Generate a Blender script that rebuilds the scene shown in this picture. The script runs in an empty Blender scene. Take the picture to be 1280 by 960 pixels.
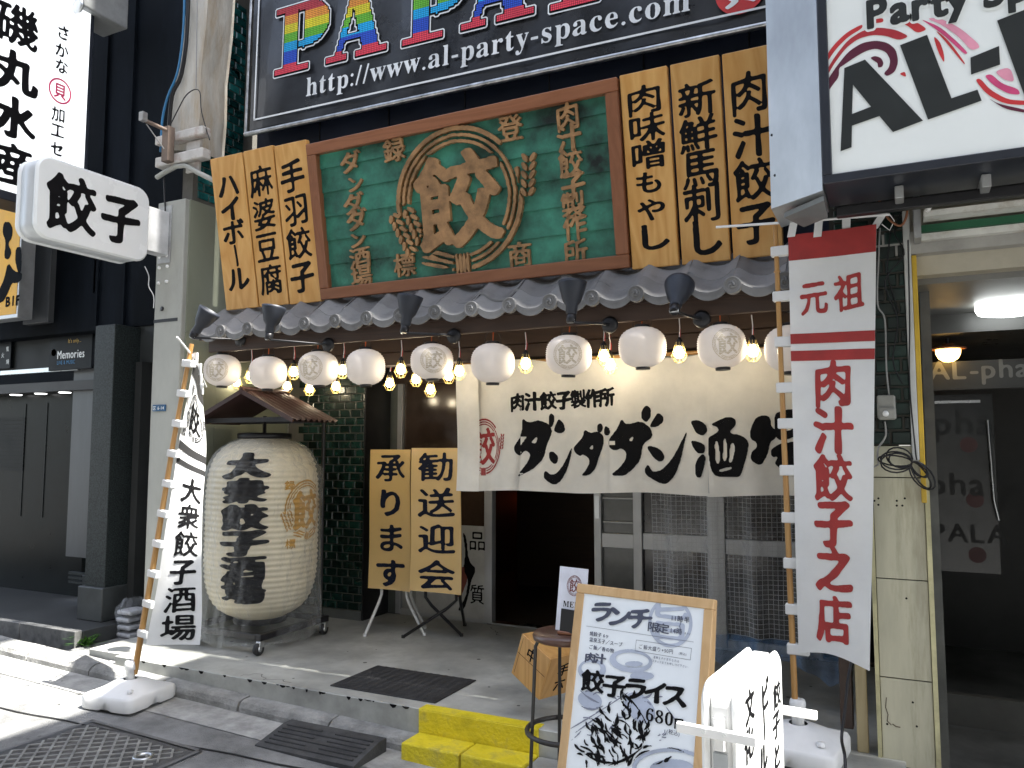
import bpy, bmesh, math, random
import numpy as np
from mathutils import Vector, Matrix, noise as mnoise
random.seed(7)
R = math.radians
sc = bpy.context.scene
COL = sc.collection
# ------------------------------------------------------------------ camera, sky, sun, exposure
CAM_H, YAW, PIT, FPX = 1.5, R(26.2), R(4.7), 980.0
cam_d = bpy.data.cameras.new('camera'); cam = bpy.data.objects.new('camera', cam_d); COL.objects.link(cam)
cam.location = (0, 0, CAM_H); cam.rotation_euler = (R(90) + PIT, 0, YAW)
cam_d.lens = FPX / 1280 * 36; cam_d.sensor_width = 36; cam_d.clip_start = .05; cam_d.clip_end = 500
sc.camera = cam
SUN_EL, SUN_AZ = R(60), R(86)          # azimuth measured from +Y (north) towards +X
sc.view_settings.view_transform = 'Standard'; sc.view_settings.look = 'None'
sc.view_settings.gamma = 1; sc.view_settings.exposure = 2.12
world = bpy.data.worlds.new('World'); sc.world = world; world.use_nodes = True
wn = world.node_tree.nodes; wl = world.node_tree.links
sky = wn.new('ShaderNodeTexSky'); sky.sky_type = 'NISHITA'; sky.sun_disc = False
sky.sun_elevation = SUN_EL; sky.sun_rotation = SUN_AZ; sky.air_density = 1.0; sky.dust_density = 2.5; sky.ozone_density = .8
hsv = wn.new('ShaderNodeHueSaturation'); hsv.inputs['Saturation'].default_value = .62
wl.new(sky.outputs[0], hsv.inputs['Color']); wl.new(hsv.outputs[0], wn['Background'].inputs[0]); wn['Background'].inputs[1].default_value = .15
sun_d = bpy.data.lights.new('sun', 'SUN'); sun_d.energy = 5.0; sun_d.angle = R(.5); sun_d.color = (1, .965, .9)
sun = bpy.data.objects.new('sun', sun_d); COL.objects.link(sun); sun.location = (3, 0, 12)
sdir = Vector((math.sin(SUN_AZ) * math.cos(SUN_EL), math.cos(SUN_AZ) * math.cos(SUN_EL) - .03, math.sin(SUN_EL)))
sun.rotation_euler = sdir.to_track_quat('Z', 'Y').to_euler()

# ------------------------------------------------------------------ survey helpers: a sight line from the viewpoint to a real plane
_f = Vector((-math.sin(YAW) * math.cos(PIT), math.cos(YAW) * math.cos(PIT), math.sin(PIT)))
_r = Vector((math.cos(YAW), math.sin(YAW), 0)); _u = _r.cross(_f)
EYE = Vector((0, 0, CAM_H))
def ray(px, py): return _f + _r * ((px - 640) / FPX) - _u * ((py - 480) / FPX)
def PY(px, py, y): d = ray(px, py); return EYE + d * (y / d.y)
def PX(px, py, x): d = ray(px, py); return EYE + d * (x / d.x)
def PZ(px, py, z): d = ray(px, py); return EYE + d * ((z - CAM_H) / d.z)
def PP(px, py, o, n): d = ray(px, py); return EYE + d * ((o - EYE).dot(n) / d.dot(n))

# ------------------------------------------------------------------ materials
MATS = {}
def pmat(name, col, rough=.6, metal=0., var=.12, scale=6., bump=.0, bscale=80., spec=.5, emit=None, estr=0., dirt=0., dscale=2.5,
         dcol=(.03, .028, .022), rnd=0., stretch=(1, 1, 1), trans=0., coat=0., alpha=1.):
    if name in MATS: return MATS[name]
    m = bpy.data.materials.new(name); m.use_nodes = True; MATS[name] = m
    nt = m.node_tree; N = nt.nodes; L = nt.links; b = N['Principled BSDF']
    b.inputs['Roughness'].default_value = rough; b.inputs['Metallic'].default_value = metal
    b.inputs['Specular IOR Level'].default_value = spec; b.inputs['Coat Weight'].default_value = coat
    b.inputs['Alpha'].default_value = alpha
    tc = N.new('ShaderNodeNewGeometry'); mp = N.new('ShaderNodeMapping'); mp.inputs['Scale'].default_value = stretch
    L.new(tc.outputs['Position'], mp.inputs[0])
    nz = N.new('ShaderNodeTexNoise'); nz.inputs['Scale'].default_value = scale; nz.inputs['Detail'].default_value = 6; nz.inputs['Roughness'].default_value = .62
    L.new(mp.outputs[0], nz.inputs[0])
    mx = N.new('ShaderNodeMix'); mx.data_type = 'RGBA'
    mx.inputs['A'].default_value = (*[max(0, c * (1 - var * 1.6)) for c in col], 1); mx.inputs['B'].default_value = (*[min(1, c * (1 + var * 1.4)) for c in col], 1)
    mr = N.new('ShaderNodeMapRange'); mr.inputs[1].default_value = .3; mr.inputs[2].default_value = .7; L.new(nz.outputs[0], mr.inputs[0]); L.new(mr.outputs[0], mx.inputs['Factor'])
    out = mx.outputs['Result']
    if rnd:
        oi = N.new('ShaderNodeObjectInfo'); hs = N.new('ShaderNodeHueSaturation'); mr2 = N.new('ShaderNodeMapRange')
        mr2.inputs[3].default_value = 1 - rnd; mr2.inputs[4].default_value = 1 + rnd; L.new(oi.outputs['Random'], mr2.inputs[0]); L.new(mr2.outputs[0], hs.inputs['Value'])
        L.new(out, hs.inputs['Color']); out = hs.outputs[0]
    if dirt:
        n2 = N.new('ShaderNodeTexNoise'); n2.inputs['Scale'].default_value = dscale; n2.inputs['Detail'].default_value = 9; n2.inputs['Roughness'].default_value = .7
        L.new(mp.outputs[0], n2.inputs[0]); m2 = N.new('ShaderNodeMix'); m2.data_type = 'RGBA'; r2 = N.new('ShaderNodeMapRange')
        r2.inputs[1].default_value = .5; r2.inputs[2].default_value = .75; r2.inputs[4].default_value = dirt; L.new(n2.outputs[0], r2.inputs[0]); L.new(r2.outputs[0], m2.inputs['Factor'])
        L.new(out, m2.inputs['A']); m2.inputs['B'].default_value = (*dcol, 1); out = m2.outputs['Result']
    L.new(out, b.inputs['Base Color'])
    rr = N.new('ShaderNodeMapRange'); rr.inputs[3].default_value = max(.02, rough - .1 * (rough > .15)); rr.inputs[4].default_value = min(1, rough + .12)
    L.new(nz.outputs[0], rr.inputs[0]); L.new(rr.outputs[0], b.inputs['Roughness'])
    if bump:
        n3 = N.new('ShaderNodeTexNoise'); n3.inputs['Scale'].default_value = bscale; n3.inputs['Detail'].default_value = 5; L.new(mp.outputs[0], n3.inputs[0])
        bp = N.new('ShaderNodeBump'); bp.inputs['Strength'].default_value = bump; bp.inputs['Distance'].default_value = .01; L.new(n3.outputs[0], bp.inputs['Height']); L.new(bp.outputs[0], b.inputs['Normal'])
    if emit: b.inputs['Emission Color'].default_value = (*emit, 1); b.inputs['Emission Strength'].default_value = estr
    if trans:
        tr = N.new('ShaderNodeBsdfTranslucent'); L.new(out, tr.inputs[0]); ms = N.new('ShaderNodeMixShader'); ms.inputs[0].default_value = trans
        L.new(b.outputs[0], ms.inputs[1]); L.new(tr.outputs[0], ms.inputs[2]); L.new(ms.outputs[0], N['Material Output'].inputs[0])
    return m
def wood(name, c1, c2, rough=.45, ring=9., axis='z', knots=0., coat=.15, rnd=.1):
    if name in MATS: return MATS[name]
    m = bpy.data.materials.new(name); m.use_nodes = True; MATS[name] = m
    nt = m.node_tree; N = nt.nodes; L = nt.links; b = N['Principled BSDF']
    tc = N.new('ShaderNodeNewGeometry'); oi = N.new('ShaderNodeObjectInfo'); ad = N.new('ShaderNodeVectorMath'); ad.operation = 'MULTIPLY_ADD'
    ad.inputs[1].default_value = (1, 1, 1); cb = N.new('ShaderNodeCombineXYZ'); ml = N.new('ShaderNodeMath'); ml.operation = 'MULTIPLY'; ml.inputs[1].default_value = 37
    L.new(oi.outputs['Random'], ml.inputs[0]); L.new(ml.outputs[0], cb.inputs[0]); L.new(ml.outputs[0], cb.inputs[2])
    L.new(tc.outputs['Position'], ad.inputs[0]); L.new(cb.outputs[0], ad.inputs[2])
    mp = N.new('ShaderNodeMapping'); s = {'z': (ring, ring, ring * .08), 'x': (ring * .08, ring, ring), 'y': (ring, ring * .08, ring)}[axis]; mp.inputs['Scale'].default_value = s
    L.new(ad.outputs[0], mp.inputs[0])
    nz = N.new('ShaderNodeTexNoise'); nz.inputs['Scale'].default_value = 1; nz.inputs['Detail'].default_value = 2; nz.inputs['Distortion'].default_value = .6; L.new(mp.outputs[0], nz.inputs[0])
    m1 = N.new('ShaderNodeMath'); m1.operation = 'MULTIPLY'; m1.inputs[1].default_value = 14; L.new(nz.outputs[0], m1.inputs[0])
    m2 = N.new('ShaderNodeMath'); m2.operation = 'PINGPONG'; m2.inputs[1].default_value = 1; L.new(m1.outputs[0], m2.inputs[0])
    mp2 = N.new('ShaderNodeMapping'); mp2.inputs['Scale'].default_value = tuple(a * 14 for a in s); L.new(ad.outputs[0], mp2.inputs[0])
    n2 = N.new('ShaderNodeTexNoise'); n2.inputs['Scale'].default_value = 1; n2.inputs['Detail'].default_value = 4; L.new(mp2.outputs[0], n2.inputs[0])
    av = N.new('ShaderNodeMix'); av.inputs[0].default_value = .45; L.new(m2.outputs[0], av.inputs[2]); L.new(n2.outputs[0], av.inputs[3])
    mx = N.new('ShaderNodeMix'); mx.data_type = 'RGBA'; mx.inputs['A'].default_value = (*c1, 1); mx.inputs['B'].default_value = (*c2, 1); L.new(av.outputs[0], mx.inputs['Factor'])
    hs = N.new('ShaderNodeHueSaturation'); mr = N.new('ShaderNodeMapRange'); mr.inputs[3].default_value = 1 - rnd; mr.inputs[4].default_value = 1 + rnd
    L.new(oi.outputs['Random'], mr.inputs[0]); L.new(mr.outputs[0], hs.inputs['Value']); L.new(mx.outputs['Result'], hs.inputs['Color']); L.new(hs.outputs[0], b.inputs['Base Color'])
    b.inputs['Roughness'].default_value = rough; b.inputs['Coat Weight'].default_value = coat; b.inputs['Coat Roughness'].default_value = .3
    bp = N.new('ShaderNodeBump'); bp.inputs['Strength'].default_value = .15; bp.inputs['Distance'].default_value = .003; L.new(av.outputs[0], bp.inputs['Height']); L.new(bp.outputs[0], b.inputs['Normal'])
    return m
def film(name, tint, opac, rough=.08, wr=12., edge=.75):
    m = bpy.data.materials.new(name); m.use_nodes = True; MATS[name] = m
    nt = m.node_tree; N = nt.nodes; L = nt.links; b = N['Principled BSDF']
    b.inputs['Base Color'].default_value = (*tint, 1); b.inputs['Roughness'].default_value = rough; b.inputs['Specular IOR Level'].default_value = .6
    tc = N.new('ShaderNodeNewGeometry'); nz = N.new('ShaderNodeTexNoise'); nz.inputs['Scale'].default_value = wr; nz.inputs['Detail'].default_value = 4; nz.inputs['Distortion'].default_value = 1.5
    L.new(tc.outputs['Position'], nz.inputs[0]); bp = N.new('ShaderNodeBump'); bp.inputs['Strength'].default_value = .7; bp.inputs['Distance'].default_value = .03
    L.new(nz.outputs[0], bp.inputs['Height']); L.new(bp.outputs[0], b.inputs['Normal'])
    tr = N.new('ShaderNodeBsdfTransparent'); lw = N.new('ShaderNodeLayerWeight'); lw.inputs[0].default_value = .35; L.new(bp.outputs[0], lw.inputs['Normal'])
    mr = N.new('ShaderNodeMapRange'); mr.inputs[3].default_value = opac; mr.inputs[4].default_value = min(1, opac + edge); L.new(lw.outputs['Facing'], mr.inputs[0])
    ms = N.new('ShaderNodeMixShader'); L.new(mr.outputs[0], ms.inputs[0]); L.new(tr.outputs[0], ms.inputs[1]); L.new(b.outputs[0], ms.inputs[2]); L.new(ms.outputs[0], N['Material Output'].inputs[0])
    return m
def glow(name, col, s):
    m = bpy.data.materials.new(name); m.use_nodes = True; MATS[name] = m
    b = m.node_tree.nodes['Principled BSDF']; b.inputs['Base Color'].default_value = (.8, .8, .8, 1); b.inputs['Emission Color'].default_value = (*col, 1); b.inputs['Emission Strength'].default_value = s
    return m
INK = pmat('ink', (.005, .005, .006), .7, var=.2, scale=20, spec=.12)
INKB = pmat('ink_blue', (.007, .010, .024), .6, var=.2, spec=.15)
RED = pmat('banner_red', (.30, .028, .026), .8, var=.12, scale=10)
REDP = pmat('print_red', (.62, .035, .035), .5)
WHITE = pmat('white_acrylic', (.78, .81, .82), .25, var=.03, scale=2)
CLOTHW = pmat('white_cloth', (.78, .79, .79), .9, var=.04, scale=4, bump=.15, bscale=300, trans=.25)
NOREN = pmat('noren_cloth', (.76, .73, .66), .95, var=.07, scale=5, bump=.2, bscale=400, trans=.18)
STEEL = pmat('stainless_steel', (.55, .57, .58), .28, 1., var=.1, scale=3, stretch=(1, 1, .2))
ALU = pmat('aluminium', (.50, .51, .52), .42, .55, var=.06)
BLACKM = pmat('black_metal', (.016, .016, .018), .38, .3)
GALV = pmat('galvanised_steel', (.42, .43, .43), .5, .7, var=.15, dirt=.5, dcol=(.15, .07, .03))
NAVY_LIT = pmat('navy_wall_lit', (.012, .018, .036), .5, spec=.3, var=.25, scale=1.5)  # lighter copy of the navy, with the bluish light put into its colour
NAVY = pmat('navy_cladding', (.0025, .004, .006), .7, spec=.06, var=.25, scale=1.5, dirt=.25, dscale=1.2, dcol=(.03, .04, .06), stretch=(1, 1, .25))
DARK = pmat('dark_interior', (.012, .011, .010), .7, var=.3)
CONC = pmat('concrete', (.30, .30, .285), .85, var=.16, scale=3.5, bump=.35, bscale=45, dirt=.35, dscale=2.2, dcol=(.13, .125, .11))
KERB = pmat('kerb_concrete', (.27, .27, .26), .95, var=.25, scale=8, bump=.8, bscale=70, dirt=.6, dscale=5, dcol=(.06, .06, .058))
ASPH = pmat('asphalt', (.195, .197, .195), .93, var=.3, scale=5, bump=.8, bscale=160, dirt=.45, dscale=1.6, dcol=(.27, .27, .26))
PANW = wood('plank_wood', (.66, .385, .13), (.48, .225, .045), .42, 5., coat=.1)
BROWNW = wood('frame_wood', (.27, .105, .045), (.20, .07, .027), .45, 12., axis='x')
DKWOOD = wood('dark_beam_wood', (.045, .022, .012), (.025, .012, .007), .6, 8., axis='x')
LTWOOD = wood('light_ply', (.62, .42, .22), (.50, .31, .14), .5, 9.)
BAMBOO = wood('bamboo', (.44, .25, .08), (.33, .16, .045), .4, 10.)
GOLDW = pmat('gilt_wood', (.40, .225, .085), .5, var=.3, scale=9, bump=.2, bscale=90)
GREENB = pmat('green_board', (.030, .165, .112), .5, var=.6, scale=3.2, bump=.2, bscale=40, dirt=.5, dscale=3.5, dcol=(.02, .085, .065))
TILE = pmat('glazed_green_tile', (.005, .026, .021), .2, var=.5, scale=9, rnd=.45, coat=.4)
TILED = pmat('dark_green_tile', (.007, .022, .017), .3, var=.5, scale=12, rnd=.5, dirt=.35, dscale=9, dcol=(.05, .045, .035))
GROUT = pmat('grout', (.12, .115, .10), .95, bump=.3)
KAWARA = pmat('roof_tile_grey', (.19, .19, .19), .5, var=.22, scale=9, bump=.15, bscale=70, rnd=.26, dirt=.5, dscale=9, dcol=(.07, .07, .07))
YEL = pmat('yellow_paint', (.74, .60, .015), .6, var=.14, scale=9, bump=.7, bscale=60, dirt=.85, dscale=9, dcol=(.22, .19, .09))
RUBBER = pmat('black_rubber', (.022, .022, .023), .62, var=.3, scale=15, bump=.3, bscale=200, dirt=.3, dcol=(.07, .07, .065))
GRANITE = pmat('granite', (.024, .030, .030), .45, spec=.25, var=.6, scale=110, bump=.05)
PVC = pmat('white_pvc', (.74, .745, .74), .5, var=.05, dirt=.18, dscale=6, dcol=(.4, .39, .36))
PILLAR = pmat('painted_pillar', (.37, .375, .34), .6, var=.1, scale=3, bump=.12, bscale=30, dirt=.45, dscale=2.6, dcol=(.22, .21, .17), stretch=(1, 1, .45))
CREAM = pmat('cream_panel', (.48, .46, .34), .4, var=.12, scale=4, dirt=.9, dscale=4.2, dcol=(.20, .175, .10), stretch=(2.6, 2.6, .35))

# ------------------------------------------------------------------ mesh building
ORG = {}
class MB:
    def __init__(s, M=None): s.v = []; s.f = []; s.sm = []; s.M = M
    def add(s, vs, fs, smooth=False):
        n = len(s.v); M = s.M
        s.v += [tuple(M @ Vector(p)) if M is not None else tuple(p) for p in vs]
        s.f += [tuple(n + i for i in f) for f in fs]; s.sm += [smooth] * len(fs); return s
    def box(s, a, b, bev=0.0, M=None):
        (x0, y0, z0), (x1, y1, z1) = a, b
        x0, x1 = min(x0, x1), max(x0, x1); y0, y1 = min(y0, y1), max(y0, y1); z0, z1 = min(z0, z1), max(z0, z1)
        c = min(bev, (x1 - x0) / 2.1, (y1 - y0) / 2.1, (z1 - z0) / 2.1)
        if c <= 0:
            vs = [(x, y, z) for x in (x0, x1) for y in (y0, y1) for z in (z0, z1)]
            fs = [(0, 1, 3, 2), (4, 6, 7, 5), (0, 4, 5, 1), (2, 3, 7, 6), (0, 2, 6, 4), (1, 5, 7, 3)]
        else:
            bm = bmesh.new(); bmesh.ops.create_cube(bm, size=1)
            for v in bm.verts: v.co = ((x0 + x1) / 2 + v.co.x * (x1 - x0), (y0 + y1) / 2 + v.co.y * (y1 - y0), (z0 + z1) / 2 + v.co.z * (z1 - z0))
            bmesh.ops.bevel(bm, geom=bm.edges[:], offset=c, segments=2 if c > .006 else 1, affect='EDGES', profile=.5)
            bm.verts.index_update(); vs = [v.co[:] for v in bm.verts]; fs = [[v.index for v in f.verts] for f in bm.faces]; bm.free()
        if M is not None: vs = [M @ Vector(p) for p in vs]
        return s.add(vs, fs)
    def tube(s, pts, r, n=8, caps=True, smooth=True):
        pts = [Vector(p) for p in pts]; rs = r if isinstance(r, (list, tuple)) else [r] * len(pts)
        vs = []; prev = None
        for i, p in enumerate(pts):
            t = (pts[min(i + 1, len(pts) - 1)] - pts[max(i - 1, 0)]).normalized()
            if prev is None: a = t.orthogonal().normalized()
            else: a = (prev - t * prev.dot(t)); a = a.normalized() if a.length > 1e-6 else t.orthogonal().normalized()
            prev = a; b = t.cross(a)
            vs += [p + (a * math.cos(2 * math.pi * k / n) + b * math.sin(2 * math.pi * k / n)) * rs[i] for k in range(n)]
        fs = [(i * n + k, i * n + (k + 1) % n, (i + 1) * n + (k + 1) % n, (i + 1) * n + k) for i in range(len(pts) - 1) for k in range(n)]
        s.add(vs, fs, smooth)
        if caps: s.add(vs[:n], [tuple(range(n))[::-1]]); s.add(vs[-n:], [tuple(range(n))])
        return s
    def lathe(s, prof, c=(0, 0, 0), n=24, ax='z', smooth=True, M=None):
        vs = []
        for (r, z) in prof:
            for k in range(n):
                a = 2 * math.pi * k / n; x, y = r * math.cos(a), r * math.sin(a)
                p = (x, y, z) if ax == 'z' else ((x, z, y) if ax == 'y' else (z, x, y))
                p = Vector(p)
                if M is not None: p = M @ p
                vs.append(p + Vector(c))
        fs = [(i * n + k, i * n + (k + 1) % n, (i + 1) * n + (k + 1) % n, (i + 1) * n + k) for i in range(len(prof) - 1) for k in range(n)]
        s.add(vs, fs, smooth)
        if prof[0][0] > 1e-5: s.add(vs[:n], [tuple(range(n))[::-1]])
        if prof[-1][0] > 1e-5: s.add(vs[-n:], [tuple(range(n))])
        return s
    def grid(s, fn, nu, nv, smooth=True):
        vs = [fn(i / nu, j / nv) for j in range(nv + 1) for i in range(nu + 1)]
        fs = [(j * (nu + 1) + i, j * (nu + 1) + i + 1, (j + 1) * (nu + 1) + i + 1, (j + 1) * (nu + 1) + i) for j in range(nv) for i in range(nu)]
        return s.add(vs, fs, smooth)
    def prism(s, poly, vec, smooth=False):       # poly: list of 3D points, extruded along vec
        n = len(poly); p = [Vector(q) for q in poly]; vec = Vector(vec)
        s.add(p + [q + vec for q in p], [tuple(range(n))[::-1], tuple(range(n, 2 * n))] + [(i, (i + 1) % n, n + (i + 1) % n, n + i) for i in range(n)], smooth); return s
    def build(s, name, m, parent=None, label=None, kind=None):
        me = bpy.data.meshes.new(name); o3 = ORG.get(parent.name, Vector((0, 0, 0))) if parent else Vector((0, 0, 0))
        me.from_pydata([(p[0] - o3.x, p[1] - o3.y, p[2] - o3.z) for p in s.v], [], s.f)
        if any(s.sm): me.polygons.foreach_set('use_smooth', s.sm)
        ms = m if isinstance(m, list) else [m]
        for q in ms: me.materials.append(q)
        me.update(); o = bpy.data.objects.new(name, me); COL.objects.link(o)
        if parent: o.parent = parent; ORG[o.name] = o3
        if label: o['label'] = label
        if kind: o['kind'] = kind
        return o
def smooth_by_angle(o, a=35):
    pass
def thing(name, label, cat, loc=(0, 0, 0), group=None):
    o = bpy.data.objects.new(name, None); o.empty_display_size = .1; COL.objects.link(o); o.location = loc
    o['label'] = label; o['category'] = cat
    if group: o['group'] = group
    ORG[o.name] = Vector(loc); return o
def tag(o, label, cat, group=None):
    o['label'] = label; o['category'] = cat
    if group: o['group'] = group
    return o
def copy_tree(o, parent=None):
    c = o.copy(); COL.objects.link(c); c.parent = parent
    for ch in list(o.children): copy_tree(ch, c)
    return c

# ------------------------------------------------------------------ lettering: glyph outlines turned into brushed shapes
_gc = {}
def raw_glyph(ch):
    if ch in _gc: return _gc[ch]
    c = bpy.data.curves.new('g', 'FONT'); c.body = ch; c.size = 1; c.resolution_u = 3
    o = bpy.data.objects.new('g', c); COL.objects.link(o); bpy.context.view_layer.update()
    me = bpy.data.meshes.new_from_object(o.evaluated_get(bpy.context.evaluated_depsgraph_get()))
    me.calc_loop_triangles(); V = np.array([v.co[:2] for v in me.vertices]) if len(me.vertices) else np.zeros((0, 2))
    T = np.array([t.vertices[:] for t in me.loop_triangles], dtype=int).reshape(-1, 3)
    bpy.data.objects.remove(o); bpy.data.curves.remove(c); bpy.data.meshes.remove(me)
    _gc[ch] = (V, T); return _gc[ch]
def raster_tris(V, T, x0, y0, h, nx, ny):
    F = np.zeros((ny, nx))
    for t in T:
        a, b, c = V[t[0]], V[t[1]], V[t[2]]
        i0 = max(0, int((min(a[0], b[0], c[0]) - x0) / h)); i1 = min(nx - 1, int((max(a[0], b[0], c[0]) - x0) / h) + 1)
        j0 = max(0, int((min(a[1], b[1], c[1]) - y0) / h)); j1 = min(ny - 1, int((max(a[1], b[1], c[1]) - y0) / h) + 1)
        if i1 < i0 or j1 < j0: continue
        X, Y = np.meshgrid(x0 + h * np.arange(i0, i1 + 1), y0 + h * np.arange(j0, j1 + 1))
        e = lambda p, q: (q[0] - p[0]) * (Y - p[1]) - (q[1] - p[1]) * (X - p[0])
        s1, s2, s3 = e(a, b), e(b, c), e(c, a); m = ((s1 >= -1e-9) & (s2 >= -1e-9) & (s3 >= -1e-9)) | ((s1 <= 1e-9) & (s2 <= 1e-9) & (s3 <= 1e-9))
        F[j0:j1 + 1, i0:i1 + 1][m] = 1
    return F
def blur(F, s):
    if s <= 0: return F
    k = int(s * 3) + 1; w = np.exp(-.5 * (np.arange(-k, k + 1) / s) ** 2); w /= w.sum()
    for ax in (0, 1):
        P = np.pad(F, [(k, k) if a == ax else (0, 0) for a in (0, 1)]); F = sum(w[i] * (P[i:i + F.shape[0], :] if ax == 0 else P[:, i:i + F.shape[1]]) for i in range(2 * k + 1))
    return F
def dilate(F, rx, ry, ang):
    if rx <= 0: return F
    k = int(math.ceil(max(rx, ry))); P = np.pad(F, k); out = F.copy(); ca, sa = math.cos(ang), math.sin(ang)
    for dj in range(-k, k + 1):
        for di in range(-k, k + 1):
            u = (di * ca + dj * sa) / max(rx, .01); v = (-di * sa + dj * ca) / max(ry, .01)
            if u * u + v * v <= 1.05: out = np.maximum(out, P[k + dj:k + dj + F.shape[0], k + di:k + di + F.shape[1]])
    return out
def contour(F, x0, y0, h, thr=.5, run=10):
    ny, nx = F.shape; ins = F > thr
    c = ins[:-1, :-1].astype(int) + ins[:-1, 1:] + ins[1:, 1:] + ins[1:, :-1]
    polys = []; segs = []
    for j in range(ny - 1):
        row = c[j]; i = 0
        idx = np.nonzero(row)[0]
        k = 0
        while k < len(idx):
            i = idx[k]
            if row[i] == 4:
                e = i
                while k + 1 < len(idx) and idx[k + 1] == e + 1 and row[e + 1] == 4 and e - i < run: e += 1; k += 1
                polys.append([(x0 + i * h, y0 + j * h), (x0 + (e + 1) * h, y0 + j * h), (x0 + (e + 1) * h, y0 + (j + 1) * h), (x0 + i * h, y0 + (j + 1) * h)])
            else:
                cs = [(i, j), (i + 1, j), (i + 1, j + 1), (i, j + 1)]; pl = []; cr = []
                for q in range(4):
                    a, b = cs[q], cs[(q + 1) % 4]; fa, fb = F[a[1], a[0]], F[b[1], b[0]]
                    if fa > thr: pl.append((x0 + a[0] * h, y0 + a[1] * h))
                    if (fa > thr) != (fb > thr):
                        t = (thr - fa) / (fb - fa); p = (x0 + (a[0] + t * (b[0] - a[0])) * h, y0 + (a[1] + t * (b[1] - a[1])) * h); pl.append(p); cr.append((p, fa > thr))
                if len(pl) >= 3: polys.append(pl)
                if len(cr) == 2:
                    segs.append((cr[0][0], cr[1][0]) if cr[0][1] else (cr[1][0], cr[0][0]))
            k += 1
    return polys, segs
_bc = {}
BRUSHY = ('brush', 'bold', 'heavy', 'fat', 'lant', 'pen')
STY = {'brush': (.040, .015, -.55, .35), 'bold': (.056, .026, -.5, .35), 'heavy': (.078, .045, -.4, .3), 'fat': (.085, .066, .2, .3), 'thin': (.010, .006, .4, .2), 'plain': (0, 0, 0, 0), 'semi': (.02, .014, .3, .3)}
def glyph(ch, style='brush', N=72):
    key = (ch, style, N)
    if key in _bc: return _bc[key]
    V, T = raw_glyph(ch); rx, ry, an, bl = STY[style]
    if style not in ('plain', 'semi', 'thin') and len(V):
        V = V.copy(); V[:, 1] += (V[:, 0] - .5) * .07
        V[:, 1] += .012 * np.sin(V[:, 0] * 5 + ord(ch[0]) % 7)
    x0, y0, S = -.14, -.26, 1.3; h = S / N; n = N + 1
    F = raster_tris(V, T, x0, y0, h / 2, 2 * n - 1, 2 * n - 1)
    if style in BRUSHY and rx: cs_ = max(.42, min(1.2, 1.5 - 2.6 * F.sum() * (h / 2) ** 2)); rx *= cs_; ry *= cs_
    if rx:
        # the pen is wider on verticals, and presses harder at places
        F1 = dilate(F, rx / h * 2, ry / h * 2, an)
        F0 = dilate(F, rx * .45 / h * 2, ry * .35 / h * 2, an)
        jj, ii = np.mgrid[0:F.shape[0], 0:F.shape[1]] * (h / 2); sd = sum(map(ord, ch)) % 50
        w = .55 + .45 * np.sin(ii * 9 + sd) * np.sin(jj * 8 + sd * 1.7 + ii * 3)
        w = np.clip(w + .15, 0, 1)
        F = (blur(F1, 1.6) * w + blur(F0, 1.6) * (1 - w)) if style in BRUSHY else blur(F1, 1.2)
    F = blur(F, 1.3 if rx else .7)[::2, ::2]
    _bc[key] = contour(F, x0, y0, h, .42 if rx else .45); return _bc[key]
def put_polys(mb, ps, mapf, off=0., depth=0.):
    polys, segs = ps; v = []; f = []
    for pl in polys:
        n = len(v); v += [mapf(x, y, off) for x, y in pl]; f.append(tuple(range(n, n + len(pl))))
    if depth:
        for a, b in segs:
            n = len(v); v += [mapf(a[0], a[1], off), mapf(b[0], b[1], off), mapf(b[0], b[1], off - depth), mapf(a[0], a[1], off - depth)]; f.append((n, n + 3, n + 2, n + 1))
    mb.add(v, f)
def letters(mb, items, surf, style='brush', N=60, off=.002, depth=0.):
    """items: (char, centre x, centre y, width, height[, rot]); surf(x, y, off) -> point"""
    for it in items:
        ch, cx, cy, w, h = it[:5]; rot = it[5] if len(it) > 5 else 0.; ca, sa = math.cos(rot), math.sin(rot)
        def mp(x, y, o, cx=cx, cy=cy, w=w, h=h):
            a, b = (x - .5) * w, (y - .385) * h
            return surf(cx + a * ca - b * sa, cy + a * sa + b * ca, o)
        put_polys(mb, glyph(ch, style, N), mp, off, depth)
def line_text(s, x, y, size, adv=None, style='plain', sx=1.):
    """horizontal Latin/mixed text from left x on baseline y -> items"""
    out = []; cx = x
    for ch in s:
        V, T = raw_glyph(ch)
        if ch == ' ' or not len(V): cx += size * .3 * sx; continue
        w = V[:, 0].max() + max(0, V[:, 0].min()); a = (w + .035) if adv is None else adv
        out.append((ch, cx + .5 * size * sx, y + .385 * size, size * sx, size)); cx += a * size * sx
    return out, cx
def col_text(s, cx, ytop, pitch, w, h): return [(ch, cx, ytop - pitch * i, w, h) for i, ch in enumerate(s) if ch != ' ']
def chaikin(p, n=2):
    for _ in range(n):
        q = []
        for i in range(len(p)):
            a, b = p[i], p[(i + 1) % len(p)]; q += [(a[0] * .8 + b[0] * .2, a[1] * .8 + b[1] * .2), (a[0] * .2 + b[0] * .8, a[1] * .2 + b[1] * .8)]
        p = q
    return p
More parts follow.
